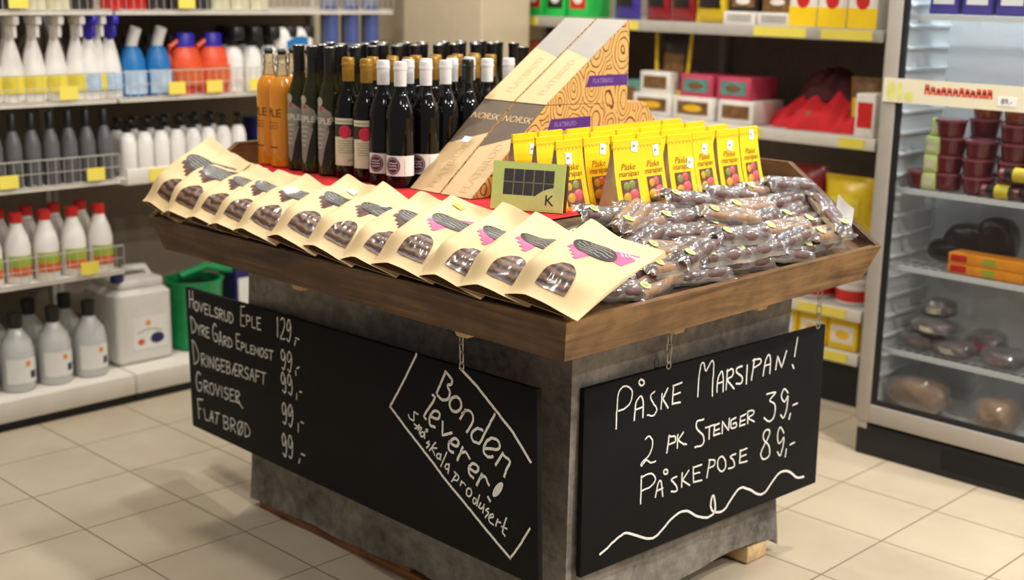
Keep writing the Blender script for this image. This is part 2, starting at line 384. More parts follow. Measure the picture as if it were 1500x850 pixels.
# sloping deck and flat top
PZ = .965
bm = BM()
dv = [bm.verts.new(S(p)) for p in ((3.05, -1.79, .832), (1.61, -1.79, .832), (1.61, -2.90, .832), (3.05, -2.03, PZ), (1.87, -2.03, PZ), (1.87, -2.90, PZ), (3.05, -2.90, PZ), (3.03, -1.812, .766), (1.632, -1.812, .766), (1.632, -2.88, .766), (3.03, -2.88, .766))]
for q in ((0, 1, 4, 3), (1, 2, 5, 4), (3, 4, 5, 6), (7, 8, 1, 0), (8, 9, 2, 1), (10, 9, 8, 7), (9, 10, 6, 5, 2), (10, 7, 0, 3, 6)): bm.faces.new([dv[i] for i in q])
obj('sloping_deck', bm, WOOD_X, stand, smooth=False)
# pale batten ends peeping out under the boards
def batten(p, along):
    bm = BM()
    if along == 'x': prism(bm, [(-.03, 0), (.03, 0), (.012, -.026), (-.018, -.026)], 0, .16, lambda q, a: S((p[0] + q[0], p[1] - a, p[2] + q[1])))
    else: prism(bm, [(-.03, 0), (.03, 0), (.012, -.026), (-.018, -.026)], 0, .16, lambda q, a: S((p[0] + a, p[1] - q[0], p[2] + q[1])))
    obj('batten', bm, PALE_X, stand, smooth=False)
for x in (2.515, 1.94): batten((x, -1.83, ZB + .002), 'x')
for y in (-2.205, -2.52): batten((1.65, y, ZB + .002), 'y')
bm = BM(); box(bm, (1.79 - 2.37, -2.85 + 2.41, .30), (1.82 - 2.37, -2.826 + 2.41, .762)); obj('corner_post', bm, 'plinth_black', stand)

# red cloth on the flat top, falling a little over its front edge
def red_f(u, v):
    x = 1.90 + 1.12 * u; d = .22 * v
    w = .004 * math.sin(34 * x) + .002 * math.sin(71 * x + 9 * v)
    if d < .06: y = -2.03 + .052 * (1 - d / .06) + w; z = PZ + .006 - .024 * (1 - d / .06) + w * .6
    else: y = -2.03 - (d - .06) * 3.9; z = PZ + .0042
    return S((x, y, z))
bm = BM(); grid(bm, lambda u, v: tuple(a + b for a, b in zip(red_f(u, v), (2.37, -2.41, 0))), 110, 26)
tag(obj('red_cloth', bm, 'red_cloth'), 'red cloth spread under the bottles with a rippled front edge', 'cloth')

# ================================================================== chalkboards
def chalk_lines(s):
    out = []
    for part in s.split(';'):
        w, pts = part.split(':'); out.append((int(w) / 1000, [tuple(int(a) / 1000 for a in q.split(',')) for q in pts.split()]))
    return out
def chalkboard(name_label, C, r, u, w, h, lines, chains, which):
    C, r, u = Vector(C), Vector(r), Vector(u); n = r.cross(u)
    t = bpy.data.objects.new('chalkboard', None); COL.objects.link(t)
    m = Matrix.Identity(4)
    for i in range(3): m[i][0], m[i][1], m[i][2], m[i][3] = r[i], u[i], n[i], C[i]
    t.matrix_world = m; tag(t, name_label, 'chalkboard')
    bm = BM(); box(bm, (-w / 2, -h / 2, -.014), (w / 2, h / 2, 0), .0025); obj('panel', bm, 'board_black', t)
    rnd = random.Random(5); sets = {}
    for wd, pts in lines:
        # roughen each stroke a little, as chalk does
        P = []
        for a, b in zip(pts, pts[1:]):
            k = max(1, int(math.dist(a, b) / .008))
            for i in range(k): P.append((a[0] + (b[0] - a[0]) * i / k + rnd.uniform(-.0005, .0005), a[1] + (b[1] - a[1]) * i / k + rnd.uniform(-.0005, .0005)))
        P.append(pts[-1])
        bm = sets.setdefault(which(pts), BM())
        if wd > .015:                                                     # the fat drop of the exclamation mark
            p, q = Vector(P[0]), Vector(P[-1]); c = (p + q) / 2; d = q - p; ln = d.length
            fan(bm, ellipse(c.x, c.y, ln * .52, wd * .42, 20, math.atan2(d.y, d.x)), (c.x, c.y), lambda x, y: (x, y, .0004), 2)
        else: strokes(bm, [P], wd * .82 + rnd.uniform(-.0004, .0004), lambda x, y, z: (x, y, z))
    for k, bm in sets.items(): obj('chalk_lettering', bm, 'chalk', t, smooth=False)
    for cx, ln in chains:
        bm = BM()
        z = h / 2 - .008
        ring = [(cx + .007 * math.cos(2 * PI * i / 12), z + .012 + .009 * math.sin(2 * PI * i / 12), .001) for i in range(12)]
        tube(bm, ring, .0016, 6, True)
        y = z + .018; k = 0
        while y < h / 2 + ln:
            L = .026
            pr = [(.0058 * math.cos(2 * PI * i / 12), (L / 2 - .0058) * (1 if math.sin(2 * PI * i / 12) >= 0 else -1) + .0058 * math.sin(2 * PI * i / 12)) for i in range(12)]
            tube(bm, [(cx + (a if k % 2 == 0 else a * .3), y + L / 2 + b, .001 + (0 if k % 2 == 0 else a)) for a, b in pr], .0015, 6, True)
            y += L - .005; k += 1
        obj('chain', bm, 'chain_steel', t)
CHALK_PRICES = "5:-776,205 -779,154;5:-754,206 -755,155;5:-778,179 -753,182;5:-734,179 -736,178 -739,177 -742,175 -744,173 -746,171 -746,169 -747,167 -747,164 -746,161 -744,158 -742,154 -740,152 -738,151 -735,150 -732,151 -730,152 -727,154 -725,157 -723,160 -722,163 -722,166 -723,169 -724,172 -726,174 -728,176 -730,177 -732,178 -734,179;5:-714,179 -704,151 -690,179;5:-680,179 -681,149 -661,150;5:-679,178 -659,178;5:-681,164 -664,165;5:-648,178 -650,150 -629,150;5:-596,173 -599,175 -601,176 -603,178 -606,178 -608,177 -612,176 -615,174 -616,172 -617,170 -616,168 -614,166 -613,164 -610,163 -607,162 -603,161 -601,160 -599,158 -599,156 -598,154 -599,153 -601,152 -603,150 -606,149 -609,149 -611,149 -614,150 -617,151 -620,152;5:-587,177 -589,148;5:-587,176 -584,176 -580,177 -577,177 -574,176 -572,175 -569,174 -568,172 -567,170 -568,169 -570,167 -572,166 -574,164 -578,164 -582,164 -585,163 -587,163 -586,161 -584,160 -581,158 -578,156 -576,154 -573,152 -570,149 -567,147;5:-557,177 -557,170 -558,164 -558,157 -557,153 -556,150 -554,148 -552,148 -549,148 -547,148 -544,149 -541,151 -539,154 -538,158 -537,164 -536,170 -535,176;5:-526,176 -528,147;5:-528,176 -525,176 -521,176 -518,176 -516,175 -513,173 -510,170 -508,166 -506,163 -506,160 -508,156 -510,153 -512,151 -515,149 -519,148 -523,148 -528,147;5:-456,204 -462,149 -439,150;5:-456,203 -434,206;5:-458,178 -439,180;5:-427,182 -427,155;5:-428,182 -424,183 -420,183 -417,184 -414,183 -411,182 -409,180 -407,178 -406,176 -407,174 -409,172 -412,170 -415,169 -418,168 -420,168 -424,167 -427,167;5:-395,184 -397,154 -378,154;5:-366,186 -368,153 -348,154;5:-366,185 -346,187;5:-366,170 -351,172;5:-256,198 -252,205 -257,150;5:-235,199 -232,201 -229,203 -227,205 -224,206 -221,204 -218,201 -215,197 -215,192 -216,186 -220,179 -224,172 -228,166 -232,160 -237,156 -241,152 -242,149 -238,148 -232,148 -225,149 -218,150;5:-184,191 -186,195 -187,200 -189,204 -191,206 -194,205 -197,202 -200,197 -202,193 -203,190 -204,186 -204,182 -204,179 -202,177 -200,176 -197,176 -194,176 -191,180 -188,186 -185,191 -184,192 -183,189 -184,181 -186,173 -187,166 -190,160 -192,154 -195,150 -198,147 -200,146 -203,148 -205,150 -208,152;5:-776,127 -772,78;5:-778,126 -773,126 -769,126 -765,125 -760,123 -756,120 -751,115 -747,110 -745,106 -745,101 -746,96 -748,91 -751,88 -755,85 -760,83 -765,81 -770,79;5:-740,110 -726,95 -716,110;5:-726,96 -726,81;5:-709,110 -706,82;5:-709,109 -706,110 -703,110 -700,111 -697,110 -694,110 -692,108 -691,106 -690,104 -690,102 -692,100 -693,99 -695,97 -698,96 -702,96 -705,95 -706,94 -705,94 -703,93 -700,92 -697,90 -695,88 -692,86 -690,83 -687,81;5:-680,110 -678,81 -660,81;5:-680,109 -661,110;5:-678,97 -664,97;5:-612,122 -615,124 -618,127 -621,129 -624,129 -628,125 -631,120 -634,114 -636,108 -637,102 -636,95 -634,88 -633,83 -630,80 -627,78 -623,77 -620,77 -617,78 -613,80 -610,83 -608,86 -608,89 -608,93 -608,96 -610,99 -612,100 -615,100 -619,100 -622,100;5:-600,72 -598,80 -595,88 -593,95 -591,100 -590,103 -590,104 -589,103 -588,100 -586,95 -583,88 -580,80 -578,73;5:-596,84 -581,84;5:-589,111 -590,110 -591,110 -592,108 -593,108 -592,107 -591,106 -590,106 -589,106 -588,106 -587,106 -586,107 -586,108 -586,109 -587,110 -588,110 -589,111;5:-569,100 -570,74;5:-570,100 -566,101 -563,101 -559,101 -557,101 -554,100 -552,99 -551,97 -550,95 -551,94 -553,92 -556,90 -558,89 -561,88 -565,87 -568,87 -570,86 -569,85 -566,84 -563,83 -560,81 -557,80 -555,78 -552,76 -550,74;5:-539,101 -542,75;5:-542,101 -539,101 -536,102 -533,101 -530,101 -527,99 -524,96 -521,93 -520,90 -520,87 -521,84 -522,81 -525,79 -528,77 -532,76 -536,75 -541,75;5:-492,120 -493,79 -473,79;5:-492,120 -472,122;5:-493,100 -475,101;5:-464,99 -466,77;5:-465,99 -462,99 -458,100 -455,100 -452,100 -450,99 -448,97 -446,96 -446,94 -447,92 -449,91 -452,90 -454,89 -456,88 -459,88 -462,87 -464,87;5:-437,100 -439,77 -422,79;5:-410,101 -413,78 -396,79;5:-411,101 -393,102;5:-411,91 -398,91;5:-390,79 -384,102 -376,85 -363,103 -365,79;5:-345,104 -347,104 -350,102 -352,101 -354,99 -355,97 -356,95 -357,93 -357,90 -357,88 -356,85 -355,82 -353,80 -351,80 -349,79 -347,80 -345,81 -343,83 -341,85 -339,88 -338,91 -337,93 -337,96 -338,98 -338,100 -340,102 -341,103 -343,104 -345,104;5:-311,102 -313,103 -315,104 -317,105 -319,105 -321,104 -324,103 -326,102 -328,100 -328,98 -328,96 -327,95 -325,93 -324,92 -321,91 -319,90 -317,90 -316,88 -315,87 -315,86 -316,85 -317,84 -319,82 -321,81 -324,80 -326,80 -328,81 -330,82 -333,83;5:-295,106 -299,80;5:-305,105 -285,106;5:-220,106 -223,110 -226,114 -229,117 -232,119 -234,118 -237,115 -240,112 -241,108 -241,105 -241,101 -240,97 -239,94 -237,92 -234,91 -232,90 -229,91 -226,94 -224,99 -222,103 -220,105 -220,102 -220,97 -220,90 -221,85 -223,80 -225,74 -227,70 -229,67 -231,66 -234,66 -236,68 -239,69;5:-186,105 -188,109 -190,114 -193,118 -195,120 -199,119 -202,116 -205,112 -207,109 -208,105 -208,101 -207,97 -206,94 -204,92 -202,91 -200,91 -198,92 -195,95 -191,100 -188,105 -186,106 -186,103 -186,96 -188,89 -190,83 -192,77 -194,72 -196,67 -199,65 -201,64 -204,66 -206,68 -209,70;5:-773,55 -768,-16;5:-777,56 -772,55 -767,54 -762,52 -757,49 -751,43 -745,36 -740,28 -737,22 -736,15 -737,9 -740,3 -743,-2 -748,-6 -755,-10 -762,-12 -768,-16;5:-717,25 -718,-11;5:-719,25 -714,25 -710,26 -706,26 -702,26 -699,24 -696,22 -694,20 -694,18 -695,16 -697,13 -700,11 -703,10 -707,8 -711,8 -715,7 -716,6 -715,5 -713,4 -709,2 -706,0 -702,-2 -699,-4 -695,-7 -692,-10;5:-678,26 -679,-8;5:-666,-8 -665,26 -642,-8 -638,28;5:-606,24 -608,26 -611,27 -614,29 -616,29 -619,26 -623,23 -626,19 -628,14 -628,10 -628,5 -627,0 -626,-4 -624,-6 -621,-7 -618,-7 -616,-7 -613,-6 -610,-4 -607,-1 -606,1 -604,3 -604,6 -604,8 -606,9 -607,10 -610,9 -613,9 -615,8;5:-592,30 -594,-6 -572,-3;5:-592,29 -569,29;5:-593,12 -574,14;5:-559,30 -561,-4;5:-560,30 -556,30 -552,30 -548,30 -545,30 -542,29 -540,27 -539,25 -539,23 -540,21 -542,18 -545,16 -548,14 -550,14 -553,14 -556,14 -559,14;5:-548,14 -544,12 -541,11 -538,9 -537,7 -538,5 -541,2 -544,-2 -548,-4 -551,-5 -555,-5 -558,-5 -562,-5;5:-529,-2 -509,32 -512,-3 -495,0;5:-508,32 -492,32;5:-522,12 -496,14;5:-482,32 -487,-2;5:-484,31 -480,32 -476,32 -473,33 -470,33 -467,32 -464,30 -462,28 -462,26 -463,24 -465,22 -468,20 -471,18 -475,17 -479,16 -483,16 -484,15 -484,14 -481,12 -477,11 -474,9 -472,7 -469,5 -466,3 -463,1;5:-428,30 -430,31 -433,32 -435,33 -438,34 -441,33 -444,31 -447,28 -449,26 -450,24 -450,22 -448,20 -447,18 -444,17 -440,16 -436,15 -434,14 -432,12 -431,10 -431,8 -432,7 -434,5 -437,3 -441,1 -444,0 -446,0 -449,1 -452,2 -454,3;5:-424,1 -409,34 -406,34 -399,2;5:-417,14 -401,15;5:-385,36 -390,2;5:-385,34 -362,36;5:-388,19 -370,21;5:-342,36 -348,4;5:-356,35 -330,37;5:-225,42 -228,46 -231,51 -234,55 -237,57 -239,55 -242,52 -244,47 -246,43 -246,39 -246,35 -244,31 -243,28 -241,27 -239,25 -236,25 -234,26 -232,30 -229,36 -228,41 -226,43 -225,40 -224,34 -223,26 -223,20 -224,15 -225,9 -227,5 -229,2 -232,2 -235,3 -238,5 -241,7;5:-191,43 -194,47 -197,52 -200,56 -203,58 -206,56 -208,53 -210,49 -212,45 -212,41 -212,38 -211,34 -210,32 -208,30 -206,28 -203,28 -201,29 -198,32 -196,38 -194,43 -192,45 -191,41 -190,35 -190,28 -190,21 -191,16 -193,11 -195,6 -197,3 -200,3 -203,4 -206,6 -209,7;5:-731,-41 -735,-39 -739,-37 -744,-35 -748,-36 -752,-40 -756,-46 -759,-53 -761,-60 -762,-68 -761,-76 -759,-84 -756,-89 -753,-92 -748,-93 -743,-93 -739,-92 -735,-90 -731,-87 -728,-83 -726,-79 -725,-76 -725,-72 -726,-68 -728,-66 -730,-65 -734,-66 -738,-67 -743,-68;5:-709,-55 -709,-90;5:-710,-55 -706,-55 -702,-54 -697,-54 -694,-54 -690,-55 -688,-57 -686,-60 -685,-62 -685,-64 -688,-66 -690,-68 -693,-70 -697,-71 -702,-72 -707,-72 -709,-73 -708,-75 -705,-76 -702,-77 -698,-79 -694,-81 -690,-84 -686,-87 -682,-89;5:-660,-54 -663,-54 -666,-56 -669,-58 -672,-60 -673,-63 -674,-66 -675,-70 -674,-74 -673,-77 -672,-81 -669,-84 -667,-87 -664,-88 -661,-88 -658,-88 -655,-86 -652,-84 -650,-79 -648,-75 -647,-71 -647,-67 -648,-64 -649,-60 -650,-58 -652,-56 -654,-54 -657,-54 -660,-54;5:-637,-52 -626,-86 -610,-52;5:-596,-51 -598,-84;5:-558,-52 -561,-51 -563,-50 -566,-49 -569,-49 -572,-50 -576,-52 -579,-54 -581,-56 -581,-58 -580,-60 -578,-63 -576,-65 -573,-66 -569,-67 -565,-68 -562,-69 -561,-70 -560,-72 -560,-75 -560,-77 -562,-79 -565,-81 -569,-83 -572,-84 -575,-84 -578,-83 -580,-82 -583,-80;5:-545,-49 -548,-82 -525,-81;5:-546,-49 -523,-47;5:-546,-65 -527,-63;5:-512,-47 -513,-81;5:-512,-48 -508,-48 -504,-47 -501,-47 -498,-47 -495,-48 -492,-49 -490,-51 -489,-53 -490,-55 -492,-57 -495,-59 -498,-61 -502,-62 -506,-62 -510,-63 -512,-64 -511,-65 -509,-67 -505,-68 -502,-70 -499,-72 -496,-74 -492,-77 -489,-79;5:-226,-41 -228,-37 -231,-32 -234,-29 -237,-27 -240,-28 -242,-31 -245,-34 -246,-38 -247,-42 -247,-46 -246,-51 -245,-54 -243,-56 -241,-58 -239,-59 -236,-58 -234,-55 -231,-49 -228,-43 -226,-41 -226,-44 -225,-50 -226,-57 -227,-64 -228,-70 -230,-76 -233,-81 -235,-84 -238,-85 -240,-84 -243,-82 -246,-81;5:-194,-38 -196,-34 -198,-30 -200,-27 -203,-25 -206,-26 -209,-30 -212,-34 -214,-38 -215,-42 -214,-47 -214,-52 -212,-55 -211,-56 -209,-57 -206,-56 -204,-55 -201,-51 -198,-44 -195,-39 -193,-37 -192,-40 -192,-47 -193,-55 -194,-62 -196,-68 -199,-75 -202,-81 -204,-85 -207,-86 -209,-84 -212,-82 -215,-80;5:-759,-120 -756,-179;5:-759,-121 -725,-116;5:-758,-150 -741,-148;5:-719,-143 -714,-174 -695,-173;5:-686,-173 -670,-139 -666,-140 -663,-173;5:-680,-160 -663,-159;5:-632,-138 -644,-172;5:-646,-139 -618,-136;5:-595,-137 -595,-175;5:-598,-138 -593,-138 -587,-137 -581,-137 -577,-137 -573,-138 -570,-140 -569,-142 -569,-144 -570,-147 -573,-150 -577,-153 -581,-155 -584,-156 -588,-156 -592,-156 -595,-156;5:-580,-154 -576,-156 -571,-158 -567,-160 -565,-163 -566,-166 -569,-169 -573,-172 -577,-174 -582,-175 -586,-175 -591,-175 -596,-175;5:-551,-136 -553,-174;5:-552,-136 -547,-135 -542,-135 -537,-135 -533,-135 -530,-136 -527,-138 -524,-141 -524,-143 -524,-145 -527,-148 -530,-150 -533,-152 -538,-154 -543,-154 -548,-155 -550,-156 -549,-157 -546,-159 -542,-160 -538,-162 -534,-164 -530,-167 -526,-170 -522,-172;5:-493,-132 -496,-134 -500,-136 -504,-139 -506,-142 -508,-145 -510,-148 -510,-152 -510,-155 -509,-159 -507,-164 -505,-169 -502,-172 -499,-172 -496,-172 -492,-171 -489,-169 -486,-166 -483,-162 -481,-158 -480,-154 -479,-150 -480,-146 -481,-142 -482,-139 -484,-136 -487,-134 -490,-133 -493,-132;5:-509,-175 -477,-131;5:-465,-132 -467,-172;5:-466,-132 -463,-132 -459,-132 -455,-132 -451,-134 -447,-137 -443,-141 -439,-145 -437,-149 -437,-153 -438,-157 -441,-160 -444,-164 -449,-166 -455,-168 -462,-170 -468,-172;5:-234,-130 -236,-125 -239,-119 -242,-115 -244,-113 -247,-114 -250,-117 -252,-122 -254,-126 -254,-131 -254,-136 -252,-142 -251,-145 -250,-147 -248,-147 -245,-146 -243,-144 -241,-140 -238,-135 -236,-130 -234,-129 -233,-132 -233,-139 -233,-147 -234,-154 -235,-160 -237,-167 -239,-173 -242,-177 -244,-177 -247,-175 -250,-172 -253,-170;5:-201,-125 -203,-121 -205,-116 -208,-112 -210,-110 -213,-111 -216,-115 -218,-119 -220,-124 -221,-129 -221,-134 -221,-140 -220,-143 -218,-145 -215,-146 -213,-146 -210,-145 -208,-140 -205,-134 -202,-128 -201,-125 -200,-129 -200,-137 -201,-145 -202,-153 -203,-159 -205,-165 -208,-170 -210,-174 -213,-174 -216,-174 -219,-172 -222,-170;5:-162,155 -168,142;5:-161,162 -144,161;5:-169,73 -167,62;5:-161,81 -148,87;5:-167,12 -169,-3;5:-152,21 -141,21;5:-165,-68 -167,-91;5:-152,-60 -138,-62;5:-163,-164 -170,-177;5:-156,-149 -138,-149;5:-515,-78 -493,-80 -473,-90;7:384,213 325,134 270,67;8:270,67 348,21 443,-32 479,-55 554,-93 631,-134 714,-175;6:714,-176 751,-130 780,-90;9:547,211 610,179 679,136 728,105 784,55;8:494,192 459,137;8:494,192 501,189 507,186 513,182 517,179 518,176 517,173 516,170 514,168 511,166 507,165 503,164 501,161 502,158 505,155 508,151 509,147 508,143 506,138 504,134 500,131 496,129 490,127 485,126 480,125 475,126 470,128 466,131 462,133;8:531,143 533,143 536,143 538,143 540,142 542,141 544,140 546,139 547,138 548,136 549,134 550,133 550,131 550,129 550,126 549,124 548,122 547,120 545,118 543,116 541,114 539,113 537,112 534,110 532,109 529,108 527,108 524,108 522,108 519,108 517,108 515,109 513,110 511,111 510,113 508,114 508,116 507,118 507,120 507,122 507,124 508,126 509,129 510,131 512,133 514,134 516,136 518,138 520,139 523,140 525,142 528,142 531,143;8:565,120 545,96;8:552,109 557,113 562,116 567,119 572,121 577,121 583,120 588,117 591,114 592,111 592,106 591,101 588,96 585,90 579,84 574,77 568,71;8:624,88 619,88 613,88 608,88 603,86 598,83 592,79 588,75 585,70 585,66 585,62 587,59 590,56 593,55 598,55 602,55 607,55;8:667,132 661,123 654,114 648,104 641,95 634,85 627,75 620,65 612,55;8:630,48 643,51 657,53 669,55 678,58 682,62 683,66 682,70 680,74 677,76 671,78 665,78 659,78 653,76 647,72 640,68 636,63 632,58 629,53 627,48 627,43 628,39 631,36 635,34 640,32 644,32 649,34 654,35 658,37;8:443,129 446,129 450,128 452,127 451,123 443,113 431,100 418,86 410,76 408,71 409,70 412,69 415,68;8:431,78 440,77 448,77 456,77 462,78 466,81 468,85 469,89 468,92 465,94 461,95 455,95 450,94 445,92 440,87 435,82 431,78 429,72 428,67 429,62 430,58 434,56 438,56 444,56 449,56;8:480,75 477,43 513,57;8:502,33 510,32 517,30 524,30 530,30 534,32 536,35 538,38 538,41 536,43 532,46 528,47 523,47 518,44 512,40 506,34 502,30 500,26 500,22 500,18 502,16 504,14 508,13 513,13 517,13;8:552,32 532,-1;8:545,18 549,20 554,22 558,24 562,25 566,23 570,20 573,16 577,13;8:693,52 668,21;8:696,48 702,46 709,45 714,43 717,40 716,36 713,31 708,25 705,20 703,16 701,11 699,7 697,2;8:576,-10 582,-11 589,-12 595,-13 600,-12 603,-10 606,-7 608,-3 608,0 605,2 600,4 595,5 590,5 585,3 580,-1 576,-5 574,-9 573,-12 573,-16 574,-20 576,-23 578,-25 582,-26 585,-27 589,-28;8:620,-12 601,-41;8:615,-22 619,-19 622,-16 626,-15 630,-14 634,-17 637,-21 640,-26 644,-30;8:640,-59 647,-65;22:691,-14 687,-18 683,-23 679,-28 675,-32 671,-37 667,-42 662,-46 658,-51;5:384,72 380,73 376,74 372,75 369,75 368,73 368,70 368,67 367,64 367,61 368,58 367,56 366,54 362,53 358,54 353,54 350,55 348,57 347,59 346,61 346,63;5:368,46 372,45 376,44 379,43 381,42 380,40 377,39 374,37 371,36;5:381,42 383,44 386,46 389,48 390,48 389,46 387,43 385,39 382,35;5:386,39 390,41 393,43 397,44 398,44 397,42 394,38 390,34 387,29;5:400,34 401,34 402,34 403,34 404,33 405,33 406,32 406,31 406,30 406,30 406,28 406,28 405,26 404,26 403,25 402,24 401,23 400,23 398,23 397,22 396,22 395,23 394,23 393,24 392,24 392,25 391,26 391,27 392,28 392,29 393,30 394,31 395,32 396,32 397,33 398,34 400,34;5:409,36 408,21;5:418,44 419,44 420,44 420,44 421,44 421,43 421,43 421,42 421,41 421,41 420,40 420,39 419,39 418,39 417,38 416,38 416,38 415,39 414,39 414,40 414,40 414,41 414,41 414,42 415,43 416,43 416,44 417,44 418,44;5:426,17 423,16 420,14 417,13 416,12 417,11 421,12 425,12 427,11 426,9 423,6 419,3 415,0;5:451,21 426,-4;5:454,8 449,7 444,6 440,6 438,4 438,1 441,-2 444,-6 446,-10;5:462,-3 463,-3 464,-3 465,-3 466,-4 467,-4 468,-5 468,-6 468,-7 468,-8 468,-9 468,-10 467,-11 466,-12 465,-13 464,-14 463,-14 462,-15 460,-15 459,-15 458,-15 457,-15 456,-15 455,-14 455,-13 454,-12 454,-11 454,-10 454,-9 455,-8 455,-7 456,-6 457,-5 458,-4 459,-4 461,-3 462,-3;5:471,-1 468,-16;5:492,7 469,-31;5:493,-20 494,-20 496,-20 497,-20 498,-20 498,-21 499,-22 499,-23 500,-24 500,-24 499,-26 499,-27 498,-28 497,-29 496,-30 495,-31 494,-31 493,-32 492,-32 490,-32 489,-32 488,-32 487,-31 486,-31 486,-30 486,-29 485,-28 485,-27 486,-26 486,-25 487,-24 488,-23 488,-22 490,-21 491,-20 492,-20 493,-20;5:502,-18 496,-40;5:520,-32 522,-32 524,-33 526,-33 526,-36 523,-40 519,-45 514,-51 509,-56;5:523,-33 527,-34 531,-35 534,-36 536,-38 536,-40 535,-43 533,-46 531,-48 528,-50 524,-50 520,-50 516,-51;5:546,-46 541,-57;5:542,-52 545,-51 547,-50 550,-48 552,-48 554,-48 556,-49 558,-51 560,-52;5:573,-56 575,-56 576,-56 577,-56 578,-56 579,-57 580,-58 581,-59 581,-60 582,-61 582,-62 582,-64 582,-65 581,-66 580,-68 580,-69 579,-70 578,-71 577,-72 575,-73 574,-74 573,-74 572,-75 570,-75 569,-75 568,-75 566,-74 566,-74 565,-73 564,-72 563,-71 563,-70 563,-68 563,-67 563,-66 564,-64 564,-63 565,-62 566,-60 567,-59 568,-58 569,-57 571,-57 572,-56 573,-56;5:593,-73 594,-73 596,-73 596,-73 597,-74 598,-74 598,-75 599,-76 599,-77 599,-78 599,-80 598,-81 598,-82 597,-83 596,-84 595,-85 594,-86 593,-86 592,-86 591,-87 590,-86 589,-86 588,-86 588,-85 587,-84 587,-83 587,-82 587,-81 587,-80 587,-79 588,-77 588,-76 589,-75 590,-74 591,-74 592,-73 593,-73;5:610,-62 600,-89;5:614,-79 612,-82 610,-85 608,-88 607,-90 609,-91 612,-92 615,-91 618,-90 620,-88 623,-85 625,-82 627,-79;5:627,-79 621,-99;5:642,-84 639,-85 636,-87 633,-89 632,-91 634,-91 637,-92 641,-92 642,-93 640,-96 637,-99 633,-103 630,-107;5:646,-103 649,-102 652,-101 656,-100 658,-99 658,-97 658,-95 657,-93 656,-92 654,-93 651,-94 648,-96 646,-98 644,-101 643,-105 642,-109 643,-112 646,-114 650,-115 654,-115 658,-116;5:673,-99 666,-116;5:670,-105 683,-104;5:702,-89 698,-98 694,-107 691,-116 689,-122 689,-126 691,-127 694,-128 697,-130;5:686,-112 704,-112"
